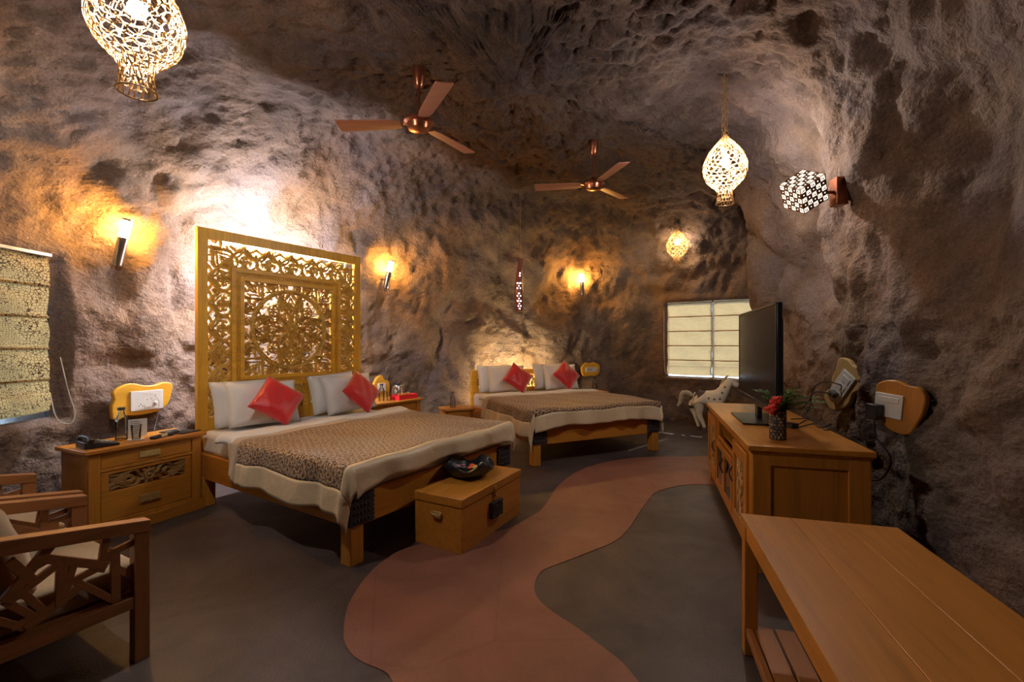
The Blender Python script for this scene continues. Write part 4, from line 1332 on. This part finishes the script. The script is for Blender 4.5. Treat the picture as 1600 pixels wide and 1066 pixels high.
# right wall, near one with black adapter
bd5, pl = board(1416, 635, [(-.13, .11), (-.09, .15), (-.02, .165), (.05, .145), (.11, .14), (.15, .09), (.145, .0), (.12, -.08), (.09, -.15), (.02, -.165), (-.05, -.14), (-.10, -.07), (-.12, .02)][::-1], (-.12, .04, -.075, .075), 'orange wooden slab with square white plate and black adapter, right of the cabinet', radians(198), radians(5), mat='wood_z', out=.08)
m = MB().box(-.10, .02, -.030, -.026, .02, .055); link_mesh('rocker_switch', m, M['white_plastic'], pl, bevel=.002)
o = box_obj('power_adapter', (-.135, -.06, -.085, -.026, -.10, .0), M['black_plastic'], None, .006)
o.location = bd5.location; o.rotation_euler = bd5.rotation_euler
tag(o, 'black block adapter plugged into the square white plate on the right wall', 'adapter')
Mb = Matrix.Translation(bd5.location) @ bd5.rotation_euler.to_matrix().to_4x4()
wire([Mb @ Vector(p) for p in ((-.09, -.06, -.10), (-.07, -.07, -.2), (.02, -.05, -.32), (-.02, -.04, -.46), (-.10, -.05, -.50), (-.25, -.05, -.44))], .006, 'black cable hanging from the block adapter and curving back behind the cabinet', group='cables on the right wall')

# ------------------------------------------------------------------ things on the nightstands
def on1(u, v, dz=0): return NS1 + Matrix.Rotation(NR1_, 3, 'Z') @ Vector((u, v, .65+dz))
def on2(u, v, dz=0): return NS2 + Matrix.Rotation(NR2_, 3, 'Z') @ Vector((u, v, .65+dz))
ph = new_root('telephone', 'black desk telephone on the left end of the wide nightstand', 'telephone', on1(.14, .16), NR1_-.1)
pb = MB(); pb.slab([(-.10, 0), (.10, 0), (.10, .02), (-.10, .05)], -.085, .085)
link_mesh('base', pb, M['black_plastic'], ph, bevel=.006)
kb = MB()
for i in range(3):
    for j in range(4): kb.box(.0+.026*i, .018+.026*i, -.06+.028*j, -.042+.028*j, .034-.006*i, .044-.006*i)
link_mesh('keypad', kb, plain('grey_keys', (.35, .31, .25), .5), ph, bevel=.001)
link_mesh('handset', MB().tube(spline([(-.07, -.10, .055), (-.07, -.06, .075), (-.07, .06, .075), (-.07, .10, .055)], 5), [.02, .02, .018, .015, .013, .012, .012, .012, .012, .012, .013, .015, .018, .02, .02, .02], 10), M['black_plastic'], ph)
def bottle(loc, label, h=.24, r=.042, cap=True, group=None, mat='glass'):
    b = new_root('glass_bottle', label, 'bottle', loc, 0, group)
    link_mesh('bottle_glass', MB().lathe([(.0001, .004), (r*.9, .0), (r, .006), (r, h*.60), (r*.9, h*.70), (r*.5, h*.84), (r*.46, h*.96), (r*.52, h*.965), (r*.52, h), (r*.44, h), (r*.40, h*.85), (r*.82, h*.69), (r*.93, h*.6), (r*.93, .012), (.0001, .012)], 24), M[mat], b, smooth=60)
    if cap: link_mesh('bottle_cap', MB().lathe([(r*.60, h*.965), (r*.62, h+.012), (.0001, h+.013)], 20), plain('dark_cap', (.05, .04, .035), .5), b)
    return b
bottle(on1(.335, .27), 'clear glass water bottle with dark cap on the wide nightstand')
bottle(on2(.40, .22), 'clear water bottle with dark cap beside the kettle', .21, .036)
bottle(NS3 + Matrix.Rotation(NR3_, 3, 'Z') @ Vector((.17, .2, .47)), 'clear water bottle on the small nightstand between the beds', .22, .038)
bottle(NS4 + Matrix.Rotation(R2, 3, 'Z') @ Vector((.2, .12, .60)), 'clear water bottle whose neck shows behind the pillows of the farther bed', .22, .038)
def tumbler(loc, label):
    b = link_mesh('drinking_glass', MB().lathe([(.0001, .0), (.028, 0), (.034, .11), (.032, .11), (.026, .01), (.0001, .01)], 20), M['glass'], None, loc=loc, smooth=60)
    tag(b, label, 'glass')
tumbler(on1(.385, .17), 'clear drinking glass in front of the water bottle on the wide nightstand')
link_mesh('saucer', MB().lathe([(.0001, .0), (.05, 0), (.055, .004), (.0001, .003)], 24), M['white_plastic'], None, loc=on1(.385, .17, -.0))
sa = bpy.data.objects['saucer']; tag(sa, 'thin white coaster under the drinking glass on the wide nightstand', 'coaster'); bpy.data.objects['drinking_glass'].location.z += .005
tumbler(on2(.47, .16), 'small drinking glass between the bottle and the red tray')
cd = new_root('info_card', 'white printed card standing behind the glass on the wide nightstand', 'card', on1(.46, .30), NR1_-.25)
box_obj('card', (-.06, .06, -.002, .002, 0, .14), plain('card_paper', (.62, .60, .56), .7), cd, 0)
tx = MB()
for k in range(7): tx.box(-.05+.0, -.05+.06+.02*((k*37) % 3)/2, -.0035, -.002, .122-.016*k, .126-.016*k)
link_mesh('printed_lines', tx, M['matt_black'], cd, smooth=0)
def remote(loc, rz, mat, label, name='remote_control'):
    r = new_root(name, label, 'remote', loc, rz, 'remote controls on the wide nightstand')
    box_obj('body', (-.075, .075, -.022, .022, 0, .022), mat, r, .007)
    k = MB()
    for i in range(5):
        for j in range(2): k.box(-.05+.022*i, -.038+.022*i, -.012+.014*j, -.004+.014*j, .0215, .0245)
    link_mesh('button', k, plain('grey_button', (.2, .2, .2), .5), r, smooth=0)
remote(on1(.50, .09), NR1_+.5, M['black_plastic'], 'black remote control lying at the front of the wide nightstand')
remote(on1(.565, .12), NR1_+.6, plain('cream_plastic', (.62, .55, .38), .4), 'cream remote control between two dark ones on the wide nightstand')
remote(on1(.63, .14), NR1_+.7, M['matt_black'], 'black remote control beside the dark folder on the wide nightstand')
fo = new_root('folder', 'thin dark menu folder with gold mark at the right end of the wide nightstand', 'folder', on1(.72, .20), NR1_+.15)
box_obj('cover', (-.08, .085, -.13, .13, 0, .008), M['matt_black'], fo, .002)
link_mesh('gold_mark', MB().tube(spline([(-.02, -.04, .0085), (.0, .0, .0085), (-.01, .03, .0085), (.03, .05, .0085)], 5), .003, 5), M['brass'], fo)
# kettle and tray
kt = new_root('electric_kettle', 'polished steel electric kettle with black handle between the beds', 'kettle', on2(.80, .35), NR2_+.5)
link_mesh('kettle_body', MB().lathe([(.0001, .018), (.078, .018), (.080, .03), (.074, .09), (.060, .16), (.055, .17), (.0001, .172)], 32), M['steel'], kt)
link_mesh('base', MB().lathe([(.0001, 0), (.082, 0), (.084, .018), (.0001, .02)], 32), M['black_plastic'], kt)
link_mesh('lid', MB().lathe([(.056, .168), (.052, .180), (.02, .188), (.012, .20), (.0001, .202)], 24), M['black_plastic'], kt)
link_mesh('handle', MB().tube(spline([(.05, 0, .178), (.095, 0, .175), (.115, 0, .13), (.105, 0, .07), (.078, 0, .05)], 6), .011, 8), M['black_plastic'], kt)
link_mesh('spout', MB().tube([(-.055, 0, .12), (-.075, 0, .145), (-.092, 0, .162)], [.022, .018, .012], 10), M['steel'], kt)
ty = new_root('tray', 'red open tray of sachets on the nightstand in front of the kettle', 'tray', on2(.72, .14), NR2_)
t_ = MB(); a_, b_, h_ = .17, .09, .062
t_.box(-a_, a_, -b_, b_, 0, .008); t_.box(-a_, a_, -b_, -b_+.01, .008, h_); t_.box(-a_, a_, b_-.01, b_, .008, h_); t_.box(-a_, -a_+.01, -b_+.01, b_-.01, .008, h_); t_.box(a_-.01, a_, -b_+.01, b_-.01, .008, h_)
link_mesh('tray_body', t_, plain('red_lacquer', (.72, .02, .03), .4), ty, bevel=.002)
for k in range(6):
    o = box_obj('sachet', (-.03, .03, -.006, .006, 0, .07), plain('gold_foil', (.62, .36, .10), .35, .3), None, .002)
    o.location = on2(.72, .14)+Vector((cos(NR2_)*(-.08+.032*k), sin(NR2_)*(-.08+.032*k), .009)); o.rotation_euler = (.2, .1*(k % 3-1), NR2_+.3*(k % 2))
    tag(o, 'gold paper sachet standing in the red tray', 'sachet', 'sachets in the red tray')
wire([on2(.03, .33, .005), on2(.06, .26, .09), on2(.16, .30, .12), on2(.24, .36, .06), on2(.36, .34, .01)], .005, 'black kettle cord looped behind the water bottle')

# ------------------------------------------------------------------ lamps
M['cool'] = emit('cool_white_bulb', (.82, .90, 1.0), 1.0)
def bulb_mat(name, col, s): return emit(name, col, s)
WHITE = (1.0, .92, .80)
M['bulb_cool'] = bulb_mat('bulb_daylight', (1.0, .95, .90), 800)
M['bulb_warm'] = bulb_mat('bulb_warm', (1.0, .78, .48), 240)
M['bulb_near'] = bulb_mat('bulb_near', (1.0, .93, .84), 1000)
M['sconce_glow'] = bulb_mat('sconce_glow', (1.0, .50, .10), 190)
M['tube_glow'] = bulb_mat('tube_glow', (.90, .93, 1.0), 330)
M['tube_dim'] = bulb_mat('tube_dim', (.92, .94, 1.0), 14)
M['tube_warm'] = bulb_mat('tube_warm', (1.0, .84, .46), 150)

PRO = [(.010, 0.0), (.030, .035), (.075, .085), (.125, .145), (.160, .205), (.178, .27), (.176, .33), (.155, .39), (.118, .435), (.080, .468), (.064, .49), (.060, .53), (.066, .575), (.074, .60)]
def pro(s):   # s 0..1 from top to bottom -> radius, depth
    t = s*(len(PRO)-1); i = min(int(t), len(PRO)-2); f = t-i
    return PRO[i][0]*(1-f)+PRO[i+1][0]*f, PRO[i][1]*(1-f)+PRO[i+1][1]*f
def lattice(seed, nc, nr, wr, radmul=1.0, s0=0.0, s1=1.0):
    rr = random.Random(seed); mb = MB()
    # honeycomb with jitter, wrapped round the bottle outline
    arc = [0]
    for i in range(200):
        a = pro(s0+(s1-s0)*i/200); b = pro(s0+(s1-s0)*(i+1)/200); arc.append(arc[-1]+hypot(a[0]-b[0], a[1]-b[1]))
    def s_of(f):
        t = f*arc[-1]
        for i in range(200):
            if arc[i+1] >= t: return s0+(s1-s0)*(i+(t-arc[i])/max(arc[i+1]-arc[i], 1e-9))/200
        return s1
    pts = {}
    for j in range(nr+1):
        for i in range(nc*2):
            f = (j + (.33 if (i+j) % 2 else 0) + rr.uniform(-.34, .34)*(0 if j in (0, nr) else 1))/(nr+.33)
            if j == nr: f = 1.0
            if j == 0: f = 0.0
            s = s_of(min(1, max(0, f))); r, d = pro(s)
            a = 2*pi*(i+rr.uniform(-.45, .45))/(nc*2)
            pts[(i, j)] = (cos(a)*r*radmul, sin(a)*r*radmul, -d)
    n2 = nc*2
    for j in range(nr+1):
        for i in range(n2):
            a = pts[(i, j)]; b = pts[((i+1) % n2, j)]
            if rr.random() > .06: mb.tube([a, b], wr, 4)
            if j < nr and (i+j) % 2: mb.tube([a, pts[(i, j+1)]], wr, 4)
            elif j < nr and rr.random() < .25: mb.tube([a, pts[((i+1) % n2, j+1)]], wr, 4)
    return mb
def pendant(x, y, ztop, zceil, label, seed, bulb='bulb_cool', wire_r=.0022, nc=18, nr=20, scale=1.0):
    r = new_root('pendant_lamp', label, 'pendant lamp', (x, y, ztop), seed*1.3, 'bulb-shaped woven cane pendant lamps')
    sh = link_mesh('lamp_shade', lattice(seed, nc, nr, wire_r), M['cane'], r, fixn=False, smooth=0)
    sh.scale = (scale,)*3
    sh2 = link_mesh('shade_lining', lattice(seed+50, nc, nr, wire_r*.8, .93), M['cane'], r, fixn=False, smooth=0)
    sh2.scale = (scale,)*3
    hb = link_mesh('shade_rim', MB().tube([(.074*cos(2*pi*k/24), .074*sin(2*pi*k/24), -.60) for k in range(24)], .004, 6, closed=True), M['cane'], r)
    hb.scale = (scale,)*3
    link_mesh('bulb', MB().ball((0, 0, -.24*scale), .036, 16, 10), M[bulb], r)
    link_mesh('bulb_holder', MB().lathe([(.018, -.20*scale), (.018, -.13*scale), (.008, -.12*scale), (.004, 0)], 12), M['white_plastic'], r)
    # woven sleeve round the cord up to the ceiling
    H = zceil-ztop; m = MB(); rr = random.Random(seed)
    for k in range(4):
        pts = []
        n = int(H/.02)
        for i in range(n+1):
            a = (1 if k % 2 else -1)*i*.75+k*1.6
            q = .026+.006*sin(i*1.3+k)
            pts.append((q*cos(a), q*sin(a), H*i/n))
        m.tube(pts, .0022, 4)
    m.tube([(0, 0, 0), (0, 0, H)], .004, 6)
    link_mesh('cord_sleeve', m, M['cane'], r, fixn=False)
    link_mesh('ceiling_hook', MB().lathe([(.03, H-.03), (.035, H+.05)], 10), M['matt_black'], r)
    return r
def ceil_z(x, y):
    l, n, _, d = bvh.ray_cast(Vector((x, y, 2.0)), Vector((0, 0, 1)))
    return l.z if l else 3.65
for (x, y, zt, lb, sd, bb, kw) in (
    (-1.64, 2.0, 3.10, 'woven cane pendant lamp cut by the top edge, above the nearer bed', 1, 'bulb_near', {}),
    (1.84, 3.95, 3.21, 'large woven cane pendant lamp hanging by the rock corner above the cabinet', 2, 'bulb_cool', dict(nc=18, nr=20)),
    (2.82, 7.8, 3.36, 'small-looking woven cane pendant lamp above the far window', 3, 'bulb_warm', dict(nc=13, nr=14, wire_r=.0035))):
    pendant(x, y, zt, ceil_z(x, y), lb, sd, bb, **kw)

def sconce(px, py, L, lean_px, label, roll):
    loc, nr, d = ray(px, py)
    nh = Vector((nr.x, nr.y, 0)).normalized()
    base = loc+nh*.13
    r = new_root('wall_sconce', label, 'wall lamp', base, 0, 'steel cylinder wall lamps')
    r.rotation_euler = (0, roll, 0)
    R_ = .038
    link_mesh('steel_tube', MB().lathe([(.0001, -.24), (R_*.9, -.24), (R_, -.235), (R_, 0), (.0001, 0)], 24), M['steel'], r)
    link_mesh('glass_diffuser', MB().lathe([(.0001, 0), (R_*.95, .001), (R_*.95, .14), (.0001, .14)], 24), M['sconce_glow'], r, smooth=50)
    link_mesh('cap', MB().lathe([(.0001, .14), (R_, .14), (R_, .158), (.0001, .16)], 24), M['steel'], r)
    q = Matrix.Rotation(-roll, 4, 'Y') @ (-nh)
    link_mesh('wall_bracket', MB().tube([Vector((0, 0, -.10)), Vector((0, 0, -.10))+q*.16], .015, 8), M['steel'], r)
sconce(191, 375, .4, 0, 'steel and glowing glass wall lamp above the wide nightstand', radians(13))
sconce(600, 426, .4, 0, 'steel and glowing glass wall lamp right of the tall headboard', radians(12))
sconce(911, 442, .4, 0, 'steel and glowing glass wall lamp in the rock pocket above the farther bed', radians(-4))

# tubes behind the headboards
def local(B, R, p): return B + Matrix.Rotation(R, 3, 'Z') @ Vector(p)
def strip(B, R, pts, mat, label, r=.016):
    rt = new_root('tube_light', label, 'light', local(B, R, (0, 0, 0)), R)
    link_mesh('glowing_tube', MB().tube(pts, r, 12), M[mat], rt)
    e = MB()
    for p, q in ((pts[0], pts[1]), (pts[-1], pts[-2])):
        t = (Vector(q)-Vector(p)).normalized(); e.tube([Vector(p)-t*.03, Vector(p)+t*.012], r*1.25, 12)
    link_mesh('end_cap', e, M['white_plastic'], rt)
strip(B1, R1, [(.28, 2.24, 2.26), (1.46, 2.24, 2.26)], 'tube_glow', 'white tube light hidden behind the top of the tall carved headboard')
strip(B1, R1, [(.16, 2.24, 1.50), (.16, 2.24, 2.18)], 'tube_dim', 'white upright tube light hidden behind the left post of the tall carved headboard')
strip(B2, R2, [(.45, 2.15, .80), (1.35, 2.15, .80)], 'tube_warm', 'warm tube light hidden behind the low headboard')

# cube lamp
loc, nr, d = ray(1322, 300)
nh = Vector((nr.x, nr.y, 0)).normalized()
cl = new_root('cube_lamp', 'brown cube wall lamp with glowing square spiral cut-outs on the right rock wall', 'wall lamp', loc+nh*.07, atan2(nh.y, nh.x)+pi/2)
box_obj('mounting_block', (-.045, .045, -.02, .06, -.10, .10), M['copper'], cl, .004)
link_mesh('arm', MB().tube([(0, -.02, .0), (0, -.08, .0)], .012, 8), M['copper'], cl)
cube = bpy.data.objects.new('cube_shade', None); COL.objects.link(cube); cube.parent = cl
cube.location = (.0, -.225, .01)
# a cube standing on its corner, tilted towards the room
cube.rotation_euler = (radians(38), radians(28), radians(20))
s = .098
M['lamp_brown'] = plain('lamp_brown_sheet', (.20, .085, .04), .45)
sp = MB(); dots = MB()
def face_pt(ax, sg, u, v, d):
    p = [0, 0, 0]; p[ax] = sg*(s+d); p[(ax+1) % 3] = u; p[(ax+2) % 3] = v*(1)
    return tuple(p)
def strip_sq(mb, ax, sg, u0, u1, v0, v1, d=.0012):
    vs = [face_pt(ax, sg, u, v, k) for k in (0, d) for (u, v) in ((u0, v0), (u1, v0), (u1, v1), (u0, v1))]
    mb.add(vs, [(4, 5, 6, 7), (0, 1, 5, 4), (1, 2, 6, 5), (2, 3, 7, 6), (3, 0, 4, 7)])
n = 5; g = 2*s/n
for ax in range(3):
    for sg in (-1, 1):
        for i in range(n):
            for j in range(n):
                u = -s+g*(i+.5); v = -s+g*(j+.5); a = g*.40; w = g*.085
                if (i+j) % 2 == 0 or True:
                    if (i+j) % 2:
                        strip_sq(sp, ax, sg, u-w, u+w, v-w, v+w)
                        continue
                    strip_sq(sp, ax, sg, u-a, u+a, v+a-w, v+a); strip_sq(sp, ax, sg, u-a, u-a+w, v-a, v+a-w)
                    strip_sq(sp, ax, sg, u-a+w, u+a, v-a, v-a+w); strip_sq(sp, ax, sg, u+a-w, u+a, v-a+w, v+a*.35)
                    strip_sq(sp, ax, sg, u-a*.35, u+a-w, v+a*.35-w, v+a*.35); strip_sq(sp, ax, sg, u-a*.35, u-a*.35+w, v-a*.3, v+a*.35-w)
M['cube_glow'] = emit('cube_cutout_glow', (1.0, .88, .66), 1.3)
box_obj('cube_panel', (-s, s, -s, s, -s, s), M['lamp_brown'], cube, .003)
link_mesh('spiral_cutout', sp, M['cube_glow'], cube, smooth=0, fixn=False)
eg = MB()
for a_ in (-1, 1):
    for b_ in (-1, 1):
        eg.tube([(a_*s, b_*s, -s), (a_*s, b_*s, s)], .004, 5); eg.tube([(a_*s, -s, b_*s), (a_*s, s, b_*s)], .004, 5); eg.tube([(-s, a_*s, b_*s), (s, a_*s, b_*s)], .004, 5)
link_mesh('edge_trim', eg, M['copper'], cube)

# hanging carved bamboo lamp
hx, hy = .017*7.1, 7.1
zz0, zz1 = 1.90, 2.72
hl = new_root('hanging_bamboo_lamp', 'slim dark red carved hanging lamp on a thread above the farther bed', 'hanging lamp', (hx, hy, 0), 0)
npt = 22; pts = []; rad = []
for i in range(npt):
    u = i/(npt-1); z = zz0+(zz1-zz0)*u
    pts.append((.03*sin(u*pi*.9)*-1+.03*u, 0, z)); rad.append(.030+.046*sin(pi*min(1, (u*.85+.15)))**1.2*(1-.55*u))
M['lamp_red'] = plain('dark_red_bamboo', (.20, .045, .03), .3)
link_mesh('lamp_body', MB().tube(pts, rad, 16), M['lamp_red'], hl)
cu = MB()
for i, u in enumerate([.08, .13, .18, .23, .28, .33, .38, .43, .48, .53]):
    k = u*(npt-1); i0 = int(k); c = pts[i0]; R_ = rad[i0]
    for a in ((-1.9, -1.2) if i % 2 else (-1.57,)):
        x, y = cos(a), sin(a)
        w = .012 if i % 3 else .022
        cu.box(c[0]+x*R_-w/2, c[0]+x*R_+w/2, c[1]+y*R_-.003, c[1]+y*R_+.003, c[2]-.006, c[2]+.010 if i % 2 else c[2]+.004)
for q in (.70, .76): 
    i0 = int(q*(npt-1)); cu.ball((pts[i0][0]+.008, -rad[i0], pts[i0][2]), .010, 8, 5)
link_mesh('glowing_cutout', cu, emit('cutout_glow', (.95, .9, 1.0), 5), hl, smooth=0)
cz = ceil_z(hx, hy)
link_mesh('thread', MB().tube([pts[-1], (.0, .0, cz+.02)], .002, 5), M['cane'], hl)
link_mesh('hook', MB().lathe([(.025, cz-.01), (.03, cz+.03)], 10), M['matt_black'], hl)

# ------------------------------------------------------------------ ceiling fans
def fan(x, y, zh, angs, label):
    zc = ceil_z(x, y)
    r = new_root('ceiling_fan', label, 'fan', (x, y, zh), 0, 'three-bladed brown ceiling fans')
    H = zc-zh
    link_mesh('motor', MB().lathe([(.0001, -.06), (.04, -.058), (.085, -.045), (.095, -.02), (.10, .0), (.125, .012), (.125, .03), (.09, .045), (.05, .06), (.03, .09), (.0001, .09)], 32), M['copper'], r)
    link_mesh('down_rod', MB().tube([(0, 0, .08), (0, 0, H)], .014, 10), M['copper'], r)
    link_mesh('canopy', MB().lathe([(.022, H-.17), (.04, H-.15), (.055, H-.02), (.06, H+.03)], 20), M['copper'], r)
    for a in angs:
        m = MB(); th = radians(a); c, s_ = cos(th), sin(th); ti = radians(10)
        prof = [(.15, .045), (.22, .060), (.68, .072), (.70, .066)]
        vs = []
        for zz in (.004, -.004):
            for (rr_, w) in prof:
                for t in (-1, -.35, .35, 1):
                    yy = w*t; z = zz+yy*sin(ti)-(.003 if abs(t) < .5 else 0)
                    vs.append((rr_*c-yy*s_, rr_*s_+yy*c, z+.005))
        fs = []
        for L_ in range(2):
            for i in range(3):
                for j in range(3):
                    q = L_*16+i*4+j; fs.append((q, q+1, q+5, q+4))
        ring_ = [0, 1, 2, 3, 7, 11, 15, 14, 13, 12, 8, 4]
        for i in range(12):
            p_, q = ring_[i], ring_[(i+1) % 12]; fs.append((p_, q, q+16, p_+16))
        m.add(vs, fs)
        b = link_mesh('blade', m, M['fan_blade'], r, smooth=30)
        bk = MB(); bk.bar((.08*c, .08*s_, .012), (.22*c, .22*s_, .012), .04, .006)
        link_mesh('blade_bracket', bk, M['copper'], b, bevel=.002)
M['fan_blade'] = wood('fan_blade_wood', (.27, .095, .055), 0, .4)
fan(-.797, 3.9, 3.27, (177, 57, -63), 'brown three-bladed ceiling fan above the nearer bed')
fan(.968, 5.4, 3.27, (172, 46, -74), 'brown three-bladed ceiling fan above the farther bed')

# ------------------------------------------------------------------ painted wooden horse
def skin(name, pts, edges, radii, mat, parent, sub=2):
    me = bpy.data.meshes.new(name); me.from_pydata(pts, edges, [])
    o = bpy.data.objects.new(name, me); COL.objects.link(o); o.parent = parent
    m = o.modifiers.new('skin', 'SKIN'); m.use_smooth_shade = True
    sk = me.skin_vertices[0].data if me.skin_vertices else None
    if sk is None:
        bm = bmesh.new(); bm.from_mesh(me); bm.verts.layers.skin.verify(); bm.to_mesh(me); bm.free(); sk = me.skin_vertices[0].data
    for i, r in enumerate(radii):
        sk[i].radius = (r, r) if not hasattr(r, '__len__') else r
        sk[i].use_root = (i == 0)
    s_ = o.modifiers.new('sub', 'SUBSURF'); s_.levels = sub; s_.render_levels = sub
    me.materials.append(mat)
    return o
def horse_mat():
    t = NT('painted_horse_cream')
    vec = t.n('ShaderNodeTexCoord').outputs['Object']
    xyz = t.n('ShaderNodeSeparateXYZ', {0: vec})
    f = t.noise(vec, 30, 3)
    c = t.mix(f, (.74, .64, .46, 1), (.84, .76, .60, 1))
    c = t.mix(t.math('MULTIPLY', t.math('LESS_THAN', xyz.outputs[2], .13), .0), c, (.1, .07, .05, 1))
    for (x, z) in ((.34, .545), (.42, .535), (.50, .545), (.53, .64), (.565, .73), (.07, .235), (.09, .20)):
        dx = t.math('SUBTRACT', xyz.outputs[0], x); dz = t.math('SUBTRACT', xyz.outputs[2], z)
        d = t.math('SQRT', t.math('ADD', t.math('MULTIPLY', dx, dx), t.math('MULTIPLY', dz, dz)))
        r = .017 if z > .3 else .007
        c = t.mix(t.math('LESS_THAN', d, r), c, (.10, .045, .035, 1))
        c = t.mix(t.math('LESS_THAN', d, r*.45), c, (.25, .18, .14, 1))
    t.P(Base_Color=c, Roughness=.45)
    return t.m
M['horse'] = horse_mat()
def dotted():
    t = NT('dotted_trim')
    vec = t.n('ShaderNodeTexCoord').outputs['Object']
    v = t.n('ShaderNodeTexVoronoi', {'Vector': vec, 'Scale': 55.0, 'Randomness': .3}).outputs[0]
    c = t.mix(t.math('LESS_THAN', v, .32), (.66, .58, .42, 1), (.05, .03, .025, 1))
    t.P(Base_Color=c, Roughness=.5); return t.m
M['dotted'] = dotted()
M['hoof'] = plain('horse_hoof_paint', (.10, .05, .045), .5)
hz = atan2(-.583, .813)
hs = new_root('wooden_horse', 'cream painted wooden horse figure with brown spots standing under the far window', 'horse figure', (2.86, 7.42, 0), hz)
bp = [(.10, 0, .53), (.28, 0, .53), (.44, 0, .52), (.50, 0, .60), (.56, 0, .72), (.60, 0, .82), (.66, 0, .81), (.75, 0, .74),
      (.09, .055, .45), (.05, .06, .35), (.085, .06, .27), (.14, .06, .10), (.145, .06, .05),
      (.16, -.055, .45), (.20, -.06, .36), (.18, -.06, .28), (.255, -.06, .11), (.265, -.06, .06),
      (.45, .06, .42), (.46, .06, .25), (.45, .06, .06), (.46, -.06, .42), (.49, -.06, .25), (.47, -.06, .06),
      (.61, .03, .87), (.61, -.03, .87)]
be = [(0, 1), (1, 2), (2, 3), (3, 4), (4, 5), (5, 6), (6, 7), (0, 8), (8, 9), (9, 10), (10, 11), (11, 12), (0, 13), (13, 14), (14, 15), (15, 16), (16, 17),
      (2, 18), (18, 19), (19, 20), (2, 21), (21, 22), (22, 23), (5, 24), (5, 25)]
br = [.165, .135, .135, .115, .085, .066, .058, .040, .10, .066, .044, .030, .030, .10, .066, .044, .030, .030, .05, .032, .024, .05, .032, .024, .012, .012]
skin('horse_body', bp, be, br, M['horse'], hs)
for (x, y) in ((.145, .06), (.265, -.06), (.45, .06), (.47, -.06)):
    link_mesh('hoof', MB().lathe([(.0001, 0), (.036, 0), (.030, .055), (.0001, .06)], 12, (x+.004, y, 0)), M['hoof'], hs)
skin('tail', [(.07, 0, .56), (-.01, 0, .61), (-.09, 0, .60), (-.11, 0, .52), (-.13, 0, .42), (-.18, 0, .36)], [(i, i+1) for i in range(5)], [.035, .04, .04, .038, .032, .016], M['dotted'], hs)
skin('mane', [(.47, 0, .70), (.50, 0, .77), (.535, 0, .84), (.575, 0, .885), (.60, 0, .90)], [(i, i+1) for i in range(4)], [.012, .018, .02, .018, .01], M['dotted'], hs)
sd = MB()
sd.lathe([(.112, -.11), (.118, -.10), (.118, .10), (.112, .11)], 24)
sd.v = [(.28+z, x*.92, .53+y) for x, y, z in sd.v if True]
sd2 = MB(); nn = 0
# saddle cloth: only the upper half of the ring
for i in range(13):
    a = pi*i/12
    for x in (.17, .19, .37, .39): sd2.v.append((x, .112*cos(a), .525+.118*sin(a)+(.02 if x in (.17, .39) else 0)*sin(a)))
for i in range(12):
    for j in range(3): q = i*4+j; sd2.f.append((q, q+1, q+5, q+4))
link_mesh('saddle', sd2, plain('dark_saddle', (.09, .05, .06), .5), hs, fixn=False, solid=.012)
for nm, x, a0_, rr_ in (('crupper_band', .045, 0, .118), ('chest_band', .50, 0, .115)):
    pass
m = MB(); m.tube([(.105, .104*cos(2*pi*k/24), .505+.104*sin(2*pi*k/24)) for k in range(24)], .009, 6, closed=True)
link_mesh('crupper_band', m, M['dotted'], hs)
m = MB(); m.tube([(.50+.04*sin(2*pi*k/24), .078*cos(2*pi*k/24), .585+.085*sin(2*pi*k/24)) for k in range(24)], .010, 6, closed=True)
link_mesh('chest_band', m, M['dotted'], hs)
